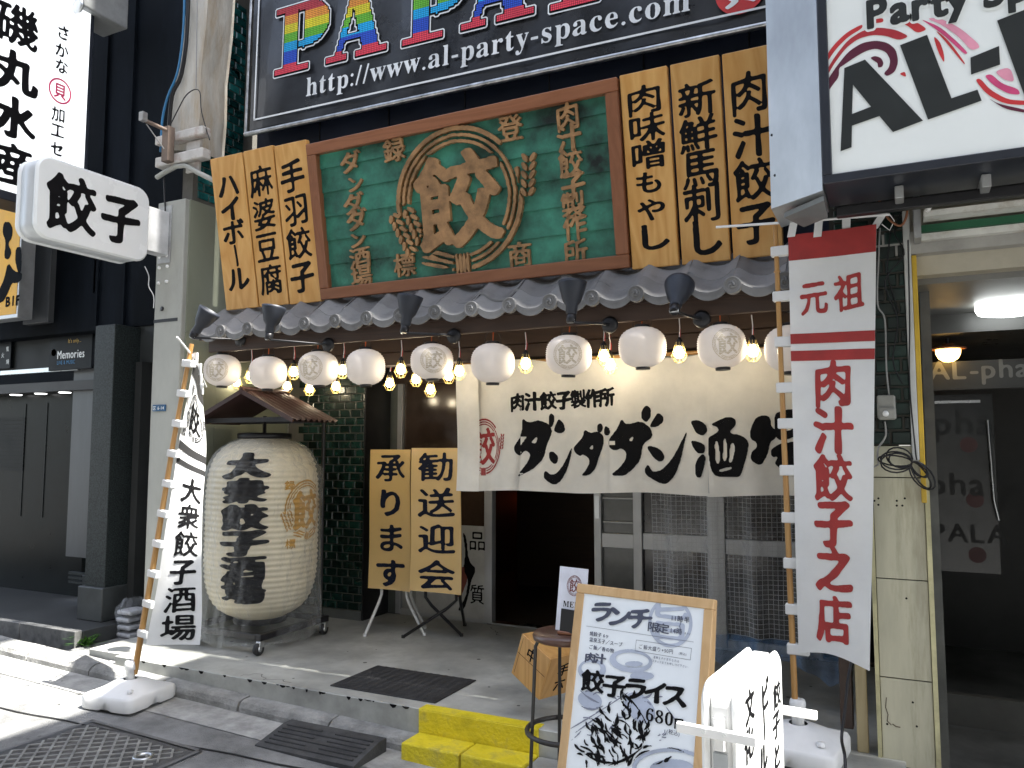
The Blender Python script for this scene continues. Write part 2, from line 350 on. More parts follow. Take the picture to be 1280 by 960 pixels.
def field_polys(loops, h, sm=0, bl=.6):
    """even-odd fill of closed loops (2D) on a grid of step h -> contour"""
    L = [chaikin(l, sm) if sm else l for l in loops]; A = np.array([p for l in L for p in l])
    x0, y0 = A.min(0) - 3 * h; x1, y1 = A.max(0) + 3 * h; nx, ny = int((x1 - x0) / h) + 2, int((y1 - y0) / h) + 2
    X, Y = np.meshgrid(x0 + h * np.arange(nx), y0 + h * np.arange(ny)); F = np.zeros(X.shape, bool)
    for l in L:
        for i in range(len(l)):
            (xa, ya), (xb, yb) = l[i], l[(i + 1) % len(l)]
            if ya == yb: continue
            m = ((Y >= min(ya, yb)) & (Y < max(ya, yb))); F ^= m & (X < xa + (Y - ya) * (xb - xa) / (yb - ya))
    return contour(blur(F.astype(float), bl), x0, y0, h)
def exact_poly(mb, loops, surf, off=.002, sm=0):
    L = [list(chaikin(l, sm) if sm else l) for l in loops]; o = L[0]
    for hl in L[1:]:
        ar = lambda q: sum(q[i][0] * q[(i + 1) % len(q)][1] - q[(i + 1) % len(q)][0] * q[i][1] for i in range(len(q)))
        if ar(o) * ar(hl) > 0: hl = hl[::-1]
        i, j = min(((i, j) for i in range(len(o)) for j in range(len(hl))), key=lambda t: (o[t[0]][0] - hl[t[1]][0]) ** 2 + (o[t[0]][1] - hl[t[1]][1]) ** 2)
        o = o[:i + 1] + hl[j:] + hl[:j + 1] + o[i:]
    mb.add([surf(x, y, off) for x, y in o], [tuple(range(len(o)))])
def flat_poly(mb, loops, surf, off=.002, h=.004, sm=0, depth=0., bl=1.0): put_polys(mb, field_polys(loops, h, sm, bl), surf, off, depth)
def strip(mb, pts, w, surf, off=.002):
    for (a, b) in zip(pts[:-1], pts[1:]):
        d = Vector((b[0] - a[0], b[1] - a[1])); n = Vector((-d.y, d.x)).normalized() * w / 2; d = d.normalized() * w * .3
        q = [(a[0] - d.x + n.x, a[1] - d.y + n.y), (a[0] - d.x - n.x, a[1] - d.y - n.y), (b[0] + d.x - n.x, b[1] + d.y - n.y), (b[0] + d.x + n.x, b[1] + d.y + n.y)]
        mb.add([surf(x, y, off) for x, y in q], [(0, 1, 2, 3)])
def facade(y): return lambda a, b, o: Vector((a, y - o, b))                       # faces -Y: a = X, b = Z
def side(x): return lambda a, b, o: Vector((x + o, a, b))                           # faces +X: a = Y, b = Z
def framed(o0, ux, uy):                                                              # any plane
    ux = Vector(ux).normalized(); uy = Vector(uy).normalized(); n = ux.cross(uy); o0 = Vector(o0)
    return lambda a, b, o: o0 + ux * a + uy * b + n * o
# emblem: three broken rings, two ears of wheat, a tied base and the character; unit circle coordinates
def emblem_polys(N=150, ch='餃', wheat=True, ringw=.05, gw=.062):
    if not wheat: gw = .040
    key = ('emb', N, ch, wheat)
    if key in _bc: return _bc[key]
    h = 2.7 / N; X, Y = np.meshgrid(-1.35 + h * np.arange(N + 1), -1.35 + h * np.arange(N + 1)); F = np.zeros(X.shape)
    Rr = np.hypot(X, Y); An = np.degrees(np.arctan2(Y, X))
    for r, w in ((1.0, ringw * .62), (.905, ringw * .42), (.82, ringw * .42)):
        m = np.abs(Rr - r) < w
        m &= ~((An < -100) & (An > -172) & (r > .95)) & ~((An > 18) & (An < 42) & (r > .95)) if wheat else m
        F[m] = 1
    if wheat:
        def ell(cx, cy, a, b, t):
            u = (X - cx) * math.cos(t) + (Y - cy) * math.sin(t); v = -(X - cx) * math.sin(t) + (Y - cy) * math.cos(t); F[(u / a) ** 2 + (v / b) ** 2 < 1] = 1
        for (cx, cy, a_, b_, t_) in ((-.98, -.38, .40, .15, -1.15), (-.76, -.28, .36, .14, -1.2), (1.12, .18, .36, .14, 1.45), (0, -.93, .15, .22, 0)):
            u = (X - cx) * math.cos(t_) + (Y - cy) * math.sin(t_); v = -(X - cx) * math.sin(t_) + (Y - cy) * math.cos(t_); F[(u / a_) ** 2 + (v / b_) ** 2 < 1] = 0
        for (cx, cy, tilt, n) in ((-.98, -.38, -1.15, 6), (-.76, -.28, -1.2, 5), (1.12, .18, 1.45, 5)):
            for k in range(n):
                t = (k - (n - 1) / 2) * .115; px, py = cx + t * math.cos(tilt), cy + t * math.sin(tilt)
                for sgn in (-1, 1): ell(px + sgn * .058 * -math.sin(tilt), py + sgn * .058 * math.cos(tilt), .072, .030, tilt + sgn * .55)
        for k in range(4): ell(-.09 + k * .06, -.93, .022, .17, .0)
        for k in range(3): ell(-.42 - .02 * k, -.72 - .09 * k, .24, .026, -.25)
    V, T = raw_glyph(ch); V = V.copy(); V = np.stack([(V[:, 0] - .5) * 1.42, (V[:, 1] - .385) * 1.42 + .1 * (V[:, 0] - .5)], 1)
    G = raster_tris(V, T, -1.35, -1.35, h, N + 1, N + 1); G = dilate(G, gw / h, gw * .5 / h, -.5)
    halo = dilate(G, .05 / h, .05 / h, 0); F[halo > .5] = 0; F = np.maximum(F, G)
    _bc[key] = contour(blur(F, .7), -1.35, -1.35, h, .5); return _bc[key]
def emblem(mb, cx, cy, rx, ry, surf, off=.002, depth=0., N=150, wheat=True, ch='餃'):
    put_polys(mb, emblem_polys(N, ch, wheat), lambda x, y, o: surf(cx + x * rx, cy + y * ry, o), off, depth)
def tile_wall(parent, surf, a0, a1, b0, b1, mat, tw=.1, th=.052, gap=.008, skip=None, M3=None):
    """surf(a,b,off) plane; glazed tiles, each its own piece"""
    pa, pb = tw + gap, th + gap; n = 0; proto = {}
    nb = int((b1 - b0) / pb)
    for j in range(nb + 1):
        zb = b0 + j * pb; ztop = min(zb + th, b1)
        if ztop - zb < .015: continue
        x = a0 - (pa / 2 if j % 2 else 0)
        while x < a1:
            xa, xb = max(x, a0), min(x + tw, a1)
            if xb - xa > .012 and not (skip and skip((xa + xb) / 2, (zb + ztop) / 2)):
                key = (round(xb - xa, 4), round(ztop - zb, 4)); c = Vector(surf((xa + xb) / 2, (zb + ztop) / 2, .0))
                if key not in proto:
                    w, hh = (xb - xa) / 2, (ztop - zb) / 2; q = .004
                    o0 = Vector(surf(0, 0, 0)); ua = Vector(surf(1, 0, 0)) - o0; ub = Vector(surf(0, 1, 0)) - o0; un = Vector(surf(0, 0, 1)) - o0
                    pts = [(-w, -hh, .0), (w, -hh, .0), (w, hh, .0), (-w, hh, .0), (-w, -hh, .005), (w, -hh, .005), (w, hh, .005), (-w, hh, .005), (-w + q, -hh + q, .009), (w - q, -hh + q, .009), (w - q, hh - q, .009), (-w + q, hh - q, .009)]
                    me = bpy.data.meshes.new('tile'); fs = [(0, 1, 5, 4), (1, 2, 6, 5), (2, 3, 7, 6), (3, 0, 4, 7), (4, 5, 9, 8), (5, 6, 10, 9), (6, 7, 11, 10), (7, 4, 8, 11), (8, 9, 10, 11)]
                    me.from_pydata([tuple(ua * p[0] + ub * p[1] + un * p[2]) for p in pts], [], fs); me.materials.append(mat); proto[key] = me
                o = bpy.data.objects.new('tile', proto[key]); COL.objects.link(o); o.parent = parent; o.location = c - ORG.get(parent.name, Vector((0, 0, 0)))
                o.rotation_euler = (random.gauss(0, .008), random.gauss(0, .006), random.gauss(0, .008)); n += 1
            x += pa
    return n
# ================================================================== THE SETTING
def road_z(x): return .072 - .03 * max(-9, min(6, x + 2.2))
def gnd(x0, x1, y0, y1, dz, nx=24, ny=6):
    return lambda u, v: (x0 + (x1 - x0) * u, y0 + (y1 - y0) * v, road_z(x0 + (x1 - x0) * u) + dz)
MB().grid(gnd(-60, 40, -40, 3.30, 0), 60, 30).build('road', ASPH, kind='structure')
g = MB().grid(gnd(-14, 6, 2.98, 3.215, .004), 40, 2); g.build('gutter', pmat('gutter_concrete', (.33, .33, .32), .95, var=.25, scale=9, bump=.5, bscale=60, dirt=.5, dscale=3, dcol=(.1, .1, .1)), kind='structure')
# kerb: separate stones with joints
ks = bpy.data.objects.new('kerb', None); COL.objects.link(ks); ks['kind'] = 'structure'; ORG['kerb'] = Vector((0, 0, 0))
def kerb_stone(x0, x1, chip=0):
    mb = MB(); n = 5
    prof = [(3.20, -.06), (3.205, .03), (3.222, .052 + chip), (3.245, .062), (3.34, .066), (3.34, -.06)]
    vs = []; rr = random.Random(int(x0 * 100))
    for i in range(n + 1):
        x = x0 + (x1 - x0) * i / n
        for (y, z) in prof: vs.append((x, y + rr.uniform(-.004, .004), road_z(x) + z + rr.uniform(-.003, .003)))
    m = len(prof); fs = [(i * m + k, (i + 1) * m + k, (i + 1) * m + (k + 1) % m, i * m + (k + 1) % m) for i in range(n) for k in range(m)]
    fs += [tuple(range(m)), tuple(range(n * m, n * m + m))[::-1]]
    return mb.add(vs, fs)
xx = -9.2
while xx < -2.12:
    w = .6 if xx + .6 < -2.12 else -2.12 - xx
    if not (-4.96 < xx + w / 2 < -4.90): kerb_stone(xx + .006, xx + w - .006).build('kerb_stone', KERB, ks)
    xx += w
xx = -1.1
while xx < 3:
    kerb_stone(xx + .006, xx + .594).build('kerb_stone', KERB, ks); xx += .6
# raised forecourt of the restaurant
fc = MB(); fc.box((-4.30, 3.30, -.1), (-.02, 5.06, .25), .004); fc.box((-4.62, 3.36, -.1), (-4.303, 3.72, .2455), .004)
fc.build('forecourt', pmat('screed', (.37, .375, .35), .42, var=.26, scale=2.6, bump=.12, bscale=40, dirt=.65, dscale=3.2, dcol=(.19, .19, .17)), kind='structure')
# chipped dark edge marks along the forecourt face
mb = MB(); rr = random.Random(3)
for k in range(26):
    x = rr.uniform(-4.2, -2.15); w = rr.uniform(.01, .05); d = rr.uniform(.004, .014)
    mb.add([(x, 3.2985, .249), (x + w, 3.2985, .249), (x + w * .8, 3.2985, .249 - d), (x + w * .45, 3.2985, .249 - d * 1.3), (x + w * .15, 3.2985, .249 - d * .7)], [(0, 4, 3, 2, 1)])
mb.build('chip_marks', INK, kind='stuff')
rr = random.Random(21)
for (x, y, n_) in ((-3.3, 3.32, 14), (-1.2, 3.9, 16), (-2.6, 4.95, 12)):
    P = [(x, y)]
    for k in range(n_): P.append((P[-1][0] + rr.uniform(-.015, .06), P[-1][1] + rr.uniform(-.03, .05) * (1 if y < 4.5 else -1)))
    mb = MB(); strip(mb, P, .0028, lambda a, b, o: Vector((a, b, .2512)), 0); mb.build('floor_crack', INK, kind='stuff')
mb = MB()
for k in range(40):
    x, y, r = rr.uniform(-4.2, -.4), rr.uniform(3.35, 4.9), rr.uniform(.004, .013); mb.lathe([(r, .2509), (0, .2513)], (x, y, 0), 9)
mb.build('floor_spots', pmat('gum_spot', (.10, .10, .095), .8), kind='stuff')
mb = MB()
for k in range(70):
    x, y, r = rr.uniform(-5, .2), rr.uniform(2.0, 3.15), rr.uniform(.003, .012); mb.lathe([(r, road_z(x) + .0055), (0, road_z(x) + .0062)], (x, y, 0), 8)
mb.build('road_spots', MATS['gum_spot'], kind='stuff')
mb = MB(); mb.box((-5.0, 3.26, .0), (-4.605, 4.2, .165)); mb.build('pavement', pmat('old_paving', (.24, .24, .23), .95, var=.3, scale=12, bump=.7, bscale=40, dirt=.6, dscale=5, dcol=(.08, .08, .075)), kind='structure')
# yellow painted steps
st = thing('yellow_step', 'two low concrete steps painted bright yellow at the edge of the forecourt', 'step', (-1.8, 3.2, .05))
mb = MB(); mb.box((-2.118, 3.285, .05), (-1.49, 3.32, .252), .004); mb.box((-2.118, 3.287, .2505), (-1.49, 3.36, .2545), .001); mb.build('upper_riser', YEL, st)
mb = MB(); zz = road_z(-1.8)
for (xa, xb) in ((-2.112, -1.805), (-1.797, -1.49)): mb.box((xa, 3.13, zz - .05), (xb, 3.283, zz + .088), .008)
mb.build('lower_step', YEL, st)
mb = MB(); mb.box((-1.486, 3.14, -.05), (-1.19, 3.29, road_z(-1.4) + .09), .008); tag(mb.build('concrete_block', CONC), 'grey concrete block butting the right end of the yellow step', 'block')
# neighbour's step on the left
mb = MB(); mb.box((-9, 3.60, .0), (-5.02, 6.5, .262), .003); mb.build('neighbour_floor', pmat('dark_floor_tile', (.05, .052, .052), .4, var=.2, scale=2, dirt=.3), kind='structure')
for i in range(7):
    pass
kb = thing('granite_step_edge', 'long dark stone edging strip in front of the black neighbouring shop', 'step', (-6.5, 3.58, .1))
x = -5.02
for k in range(7):
    MB().box((x - .60, 3.545, .02), (x - .004, 3.598, .270), .004).build('stone', pmat('edge_stone', (.16, .16, .155), .7, var=.3, scale=14, dirt=.4), kb); x -= .604
for k in range(6):
    pass
# ------------------------------------------------------------------ restaurant building
rb = thing('restaurant_building', 'navy clad building front with the dumpling restaurant on its ground floor', 'building', (-2.2, 4.5, 0))
mb = MB(); mb.box((-3.98, 4.02, 3.05), (.5, 4.3, 14)); mb.build('upper_wall', NAVY_LIT, rb)
for k in range(1, 8):
    MB().box((-3.98 + k * .56, 4.012, 3.05), (-3.98 + k * .56 + .006, 4.0195, 9)).build('panel_seam', BLACKM, rb)
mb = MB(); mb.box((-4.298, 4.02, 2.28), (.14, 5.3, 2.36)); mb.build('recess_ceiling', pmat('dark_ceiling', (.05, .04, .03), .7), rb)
mb = MB(); mb.box((-3.97, 3.93, 2.36), (.14, 4.018, 3.049)); mb.build('sign_backing_wall', NAVY_LIT, rb)
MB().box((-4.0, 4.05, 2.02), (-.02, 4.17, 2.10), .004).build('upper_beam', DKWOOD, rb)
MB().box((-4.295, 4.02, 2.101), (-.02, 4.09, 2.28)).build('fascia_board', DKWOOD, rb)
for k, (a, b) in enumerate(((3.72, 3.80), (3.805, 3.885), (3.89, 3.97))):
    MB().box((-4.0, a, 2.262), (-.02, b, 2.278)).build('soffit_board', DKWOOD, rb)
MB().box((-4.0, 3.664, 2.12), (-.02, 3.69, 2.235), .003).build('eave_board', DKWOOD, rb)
# right of the recess: thin metal mesh light trough above the curtain
MB().box((-1.2, 4.06, 1.93), (-.05, 4.10, 2.0)).build('mesh_trough', GALV, rb)
# left pillar: pale front face, greenish flank
lp = thing('left_pillar', 'pale painted concrete pillar with a greenish flank at the left end of the restaurant', 'pillar', (-4.43, 3.9, .2))
mb = MB(); mb.box((-4.565, 3.70, .16), (-4.30, 5.3, 3.20), .006); mb.build('shaft', PILLAR, lp)
MB().box((-4.299, 3.735, 2.29), (-4.288, 4.41, 3.2)).build('flank_panel', pmat('flank_green', (.235, .25, .19), .55, var=.1, scale=2, dirt=.35, dscale=2, dcol=(.17, .18, .13), stretch=(1, 1, .4)), lp)
MB().box((-4.299, 3.735, .25), (-4.288, 4.0, 2.285)).build('flank_panel', pmat('flank_green', (.235, .25, .19), .55, var=.1, scale=2, dirt=.35, dscale=2, dcol=(.17, .18, .13), stretch=(1, 1, .4)), lp)
MB().box((-4.299, 4.004, .25), (-4.291, 4.74, 2.28)).build('flank_panel', pmat('flank_green', (.235, .25, .19)), lp)
# upper slim shaft with stains and pipe (above the cap)
up = MB()
def upfn(u, v):
    pxs = [(222, 190, 258), (212, 150, 246), (222, 100, 248), (232, 50, 262), (236, 0, 268), (240, -60, 272)]
    k = min(len(pxs) - 2, int(v * (len(pxs) - 1))); t = v * (len(pxs) - 1) - k
    l = pxs[k][0] * (1 - t) + pxs[k + 1][0] * t; y = pxs[k][1] * (1 - t) + pxs[k + 1][1] * t; r = pxs[k][2] * (1 - t) + pxs[k + 1][2] * t
    return None
pa = [PY(p[0], p[1], 3.74) for p in ((204, 188), (212, 140), (222, 90), (231, 30), (236, -30), (242, -90))]
pb = [PY(p[0], p[1], 3.74) for p in ((246, 188), (250, 140), (251, 90), (258, 30), (262, -30), (266, -90))]
vs = []; fs = []
for a, b in zip(pa, pb): vs += [a, b, (b.x, 3.98, b.z), (a.x, 3.98, a.z)]
for i in range(len(pa) - 1):
    for k in range(4): fs.append((i * 4 + k, i * 4 + (k + 1) % 4, i * 4 + 4 + (k + 1) % 4, i * 4 + 4 + k))
up.add(vs, fs); up.build('upper_shaft', pmat('stained_concrete', (.50, .48, .43), .85, var=.15, scale=6, bump=.5, bscale=35, dirt=.75, dscale=2.4, dcol=(.34, .22, .09), stretch=(2, 2, .5)), lp)
for (py_, h_) in ((178, .06), (205, .07)):
    a = PY(198, py_, 3.69); b = PY(262, py_ + 12, 3.69)
    MB().box((a.x, 3.66, a.z - h_ / 2), (b.x - .04, 3.735, a.z + h_ / 2), .008).build('clamp_plate', pmat('rusty_white', (.55, .53, .50), .7, dirt=.8, dscale=9, dcol=(.25, .09, .03)), lp)
MB().box((-4.31, 3.70, PY(255, 178, 3.7).z - .035), (-4.18, 3.72, PY(255, 178, 3.7).z + .03), .004).build('clamp_plate', MATS['rusty_white'], lp)
MB().box((-4.31, 3.70, PY(255, 205, 3.7).z - .035), (-4.18, 3.72, PY(255, 205, 3.7).z + .03), .004).build('clamp_plate', MATS['rusty_white'], lp)
MB().tube([PY(*p, 3.68) for p in ((196, 222), (205, 216), (220, 208), (232, 207), (248, 216), (268, 226))], .017, 8).build('conduit', PILLAR, lp)
MB().tube([PY(205, 222, 3.69), PY(207, 270, 3.69), PY(204, 300, 3.69)], .006, 5).build('conduit', BLACKM, lp)
# holes and plugs on the pillar face
mb = MB()
for p in ((201, 322), (210, 320), (200, 335), (210, 333), (199, 354), (209, 352)): mb.lathe([(.011, .0), (.011, -.012), (0, -.013)], PY(*p, 3.70), 8, 'y')
mb.build('wall_plug', PVC, lp)
mb = MB(); mb.lathe([(.016, 0), (.016, -.006), (0, -.006)], PY(203, 386, 3.7), 8, 'y'); mb.box(PY(192, 400, 3.698), PY(222, 401, 3.6995)); mb.build('joint_mark', BLACKM, lp)
# address plate
ap = thing('address_plate', 'small blue address plate reading 6-14 on the pale pillar', 'plate', PY(200, 510, 3.69))
c = PY(199.5, 510, 3.697); MB().box((c.x - .062, 3.690, c.z - .022), (c.x + .062, 3.699, c.z + .022), .002).build('plate', pmat('plate_blue', (.02, .10, .22), .4), ap)
mb = MB(); it, _ = line_text('6-14', c.x - .01, c.z - .012, .032); letters(mb, it, facade(3.690), 'thin', 30); it, _ = line_text('区', c.x - .055, c.z - .012, .03); letters(mb, it, facade(3.690), 'thin', 30); mb.build('lettering', WHITE, ap)
# tiled walls (tile by tile)
tw = thing('tiled_wall', 'dark green glazed brick tile wall at the back left of the recess, behind the giant lantern', 'wall', (-3.9, 4.75, .25))
MB().box((-4.287, 4.752, .25), (-3.56, 4.84, 2.28)).build('backing', GROUT, tw)
n1 = tile_wall(tw, facade(4.752), -4.287, -3.56, .32, 2.25, TILE, .094, .052, .007, skip=lambda x, z: x < -4.18)
MB().box((-3.56, 4.745, .25), (-3.545, 5.06, 2.28)).build('corner_trim', BLACKM, tw)
MB().box((-4.287, 4.735, .25), (-3.56, 4.7515, .31)).build('skirting', pmat('skirt', (.12, .13, .125), .6), tw)
tu = thing('upper_tiled_wall', 'narrow strip of teal glazed brick tiles above the left planks beside the stained pipe', 'wall', (-4.30, 4.0, 3.2))
MB().box((-4.40, 3.76, 3.2), (-4.301, 4.43, 12.0)).build('backing', GROUT, tu)
tile_wall(tu, side(-4.301), 3.80, 4.20, 3.23, 4.8, pmat('teal_tile', (.012, .085, .085), .14, var=.6, scale=6, rnd=.5, coat=.5), .094, .052, .007)
MB().box((-4.30, 4.42, 2.37), (-3.4, 4.5, 12)).build('dark_return', NAVY, tu)
# right: dark tiles, trims, cream pillar
YR = 3.62
tr_ = thing('right_tiled_wall', 'grimy dark green brick tile strip with loose wires behind the top of the white and red banner', 'wall', (-.1, YR, 1.5))
xl, xr = PY(1040, 400, YR).x, PY(1134, 400, YR).x
zt, zb_ = 3.1, PY(1110, 556, YR).z
MB().box((xl, YR + .002, zb_), (xr, YR + .2, zt)).build('backing', pmat('grime', (.05, .048, .04), .9, bump=.4), tr_)
tile_wall(tr_, facade(YR + .002), xl + .02, xr - .004, zb_ + .004, 2.75, TILED, .088, .050, .010)
cp = thing('cream_pillar', 'weathered cream panelled pillar with screw holes between the white banner and the dark corridor', 'pillar', (0, YR, .1))
x0, x1 = PY(1090, 700, YR).x, PY(1160, 700, YR).x; zs = [PY(1120, p, YR).z for p in (958, 848, 724, 597, 557)]
MB().box((x0 + .004, YR + .012, .0), (x1 - .004, YR + .3, zs[4] - .001)).build('core', INK, cp)
for a, b in zip(zs[:-1], zs[1:]): MB().box((x0 + .014, YR, a + .002), (x1 - .004, YR + .011, b - .002), .0015).build('panel', CREAM, cp)
BRASS = pmat('aged_trim', (.50, .47, .28), .5, .3, var=.2, dirt=.6, dscale=8, dcol=(.2, .17, .1))
MB().box((x0 - .004, YR - .004, .0), (x0 + .012, YR + .02, zs[4])).build('edge_trim', BRASS, cp)
MB().box((x1 - .002, YR - .006, .0), (x1 + .016, YR + .3, zs[3])).build('edge_trim', BRASS, cp)
mb = MB()
for p in ((1098, 623), (1093, 626), (1098, 631), (1121, 626), (1131, 623), (1121, 632), (1128, 632), (1141, 878), (1146, 908), (1109, 905), (1133, 748)): mb.lathe([(.0045, -.0006), (0, -.0007)], PY(*p, YR), 8, 'y')
mb.build('screw_hole', INK, cp)
mb = MB(); 
for (pp, w) in ((((1108, 872), (1107, 884), (1110, 893), (1109, 901), (1114, 906)), .004), (((1116, 905), (1120, 908), (1125, 909)), .005)):
    q = [PY(*p_, YR) for p_ in pp]; strip(mb, [(v.x, v.z) for v in q], w, facade(YR), .0012)
mb.build('stain', pmat('stain', (.13, .11, .08), .9), cp)
xa, xb = PY(1133, 400, YR).x, PY(1142, 400, YR).x
ct = thing('corridor_jamb', 'slim off-white door jamb with a yellow edge strip at the corridor opening', 'jamb', (xa, YR, 1.4))
MB().box((xa, YR - .02, zs[4] - .06), (xb, YR + .25, 2.72), .003).build('jamb', pmat('jamb_white', (.55, .56, .54), .5, var=.1), ct)
MB().box((xb + .001, YR - .01, zs[3] - .1), (xb + .02, YR + .28, 2.3), .002).build('edge_strip', pmat('ochre_strip', (.55, .36, .03), .5), ct)
# corridor
cd = thing('corridor', 'dark entrance corridor with stepped cream soffits on the far right', 'building', (.6, 5, 0))
XC0, XC1 = x1 + .018, 1.9
MB().box((XC0, YR + .31, -.1), (XC0 + .04, 9.4, 2.6)).build('side_wall', pmat('corr_wall', (.10, .102, .098), .6, var=.2), cd)
MB().box((XC1, YR - .2, -.1), (XC1 + .1, 9.4, 2.6)).build('side_wall', MATS['corr_wall'], cd)
MB().box((XC0, 3.25, -.2), (XC1, 9.4, road_z(.5) + .09)).build('floor', pmat('corr_floor', (.13, .133, .128), .5, var=.25, dirt=.2), cd)
MB().box((XC0 + .04, 4.74, .08), (XC1, 4.79, .235)).build('threshold', pmat('thresh', (.11, .11, .10), .6, dirt=.4), cd)
SOF = pmat('soffit_cream', (.42, .39, .31), .6, var=.07, dirt=.2)
MB().box((XC0 - .2, YR, PY(1200, 312, YR).z), (XC1, YR + .06, PY(1200, 283, YR).z)).build('soffit_band', pmat('soffit_grey', (.34, .335, .31), .6, var=.1, dirt=.3), cd)
MB().box((XC0 - .19, YR + .06, PY(1200, 340, YR + .06).z), (XC1, YR + .14, 2.75)).build('soffit_band', SOF, cd)
zc = PY(1200, 352, YR + .14).z
MB().box((XC0 - .18, YR + .141, zc), (XC1, 4.66, zc + .3)).build('ceiling', pmat('corr_ceiling', (.17, .17, .16), .5, var=.05), cd)
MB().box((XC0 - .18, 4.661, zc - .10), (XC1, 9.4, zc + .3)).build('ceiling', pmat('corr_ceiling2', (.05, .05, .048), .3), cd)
MB().box((XC0, 6.6, -.1), (XC1, 6.7, 2.6)).build('back_wall', pmat('corr_back', (.045, .048, .046), .5), cd)
# glazed dark door with faint lettering
gd = thing('corridor_door', 'dark glazed door with faint mirrored AL-pha posters deep in the right corridor', 'door', PY(1195, 700, 5.2))
a, b = PY(1153, 712, 5.2), PY(1240, 492, 5.2)
MB().box((a.x, 5.2, a.z), (b.x, 5.24, b.z)).build('leaf', pmat('door_dark', (.030, .033, .033), .15, var=.2), gd)
MB().box((a.x + .1, 5.19, b.z - .05), (b.x - .06, 5.199, b.z - .035)).build('rail', STEEL, gd)
MB().tube([(b.x - .03, 5.18, b.z - .15), (b.x - .02, 5.16, b.z - .6), (b.x, 5.17, a.z + .3)], .008, 6).build('handle', STEEL, gd)
for (p, s, w) in (((1166, 543), 'pha', .20), ((1160, 618), 'pha', .19), ((1163, 676), 'PALA', .15)):
    q = PY(*p, 5.188); mb = MB(); it, _ = line_text(s, q.x, q.z, w); letters(mb, it, facade(5.199), 'semi', 40); mb.build('lettering', pmat('faint_print', (.008, .009, .009), .6), gd)
mb = MB()
for p in ((1211, 556), (1219, 625), (1222, 694)):
    q = PY(*p, 5.19); mb.lathe([(.045, -.001), (0, -.0015)], (q.x, 5.199, q.z), 20, 'y')
mb.build('round_mark', pmat('faint_red', (.05, .012, .012), .5), gd)
ls = thing('corridor_sign', 'unlit dark sign board reading AL-pha above the corridor door', 'sign', PY(1200, 470, 5.0))
a, b = PY(1158, 488, 5.0), PY(1282, 448, 5.0); MB().box((a.x, 5.0, a.z), (b.x + .1, 5.03, b.z)).build('board', pmat('sign_dark', (.02, .022, .022), .4), ls)
q = PY(1162, 475, 5.0); mb = MB(); it, _ = line_text('AL-pha', q.x, q.z, .15); letters(mb, it, facade(5.0), 'semi', 40); mb.build('lettering', pmat('dim_print', (.13, .14, .14), .5), ls)
dl = thing('disc_ceiling_lamp', 'round white lit ceiling lamp in the corridor entrance', 'lamp', PY(1262, 386, 4.15))
q = PZ(1262, 386, zc - .03); rl_ = 38 * (q - EYE).dot(_f) / 980; print('DISC', q, rl_); MB().lathe([(rl_ * .97, .02), (rl_, .0), (rl_ * .92, -.025), (rl_ * .5, -.036), (0, -.038)], (q.x, q.y, zc - .025), 32).build('diffuser', glow('lamp_white', (.95, 1, .98), 2.2), dl)
MB().lathe([(.12, 0), (.12, .022)], (q.x, q.y, zc - .024), 32).build('base', BLACKM, dl)
yl = thing('amber_glass_lamp', 'small amber glass ceiling lamp glowing deeper in the corridor', 'lamp', PY(1185, 436, 4.9))
q = PY(1185, 437, 4.9); z0 = q.z; MB().lathe([(.085, .0), (.09, .008), (.03, .02), (.03, .03)], (q.x, 4.9, z0), 24).build('rim', BROWNW, yl)
MB().lathe([(.062, -.002), (.060, -.025), (.048, -.05), (.025, -.066), (0, -.07)], (q.x, 4.9, z0), 18, smooth=False).build('glass_shade', glow('lamp_amber', (1, .58, .16), 3.2), yl)
MB().tube([(q.x, 4.9, z0 + .02), (q.x, 4.9, zc - .1)], .012, 6).build('stem', BLACKM, yl)
# light fitting / canopy above corridor
cf = thing('corridor_canopy', 'rusty white canopy edge with a dark green stripe above the corridor opening', 'canopy', PY(1220, 265, 3.45))
a = PY(1158, 258, 3.45); b = PY(1290, 240, 3.45); CW = pmat('canopy_white', (.62, .62, .58), .45, dirt=.7, dscale=9, dcol=(.2, .13, .05))
MB().tube([(a.x, 3.45, a.z - .02), (a.x + .02, 3.45, a.z + .008), (b.x + .4, 3.45, a.z + .008)], .012, 8).build('lamp_tube', pmat('tube_white', (.85, .85, .82), .3), cf)
MB().box((a.x - .01, 3.47, a.z - .035), (1.2, 3.56, a.z - .012)).build('top_plate', CW, cf)
MB().box((a.x - .02, 3.562, a.z - .075), (1.2, 3.60, a.z - .045)).build('green_stripe', pmat('green_stripe', (.01, .09, .04), .5), cf)
MB().box((a.x - .03, 3.575, a.z - .105), (1.2, 3.612, a.z - .077)).build('lower_plate', CW, cf)
MB().box((a.x - .045, 3.50, a.z - .11), (a.x - .02, 3.61, a.z + .15)).build('end_bracket', GALV, cf)
# building mass over the corridor and behind the AL sign
MB().box((xl, 3.64, 2.76), (6, 4.0, 14)).build('dark_upper_wall', pmat('dark_wall', (.03, .03, .03), .8), rb)
MB().box((XC1 + .1, 3.3, -.2), (6, 4, 2.76)).build('ground_floor_wall', MATS['dark_wall'], rb)
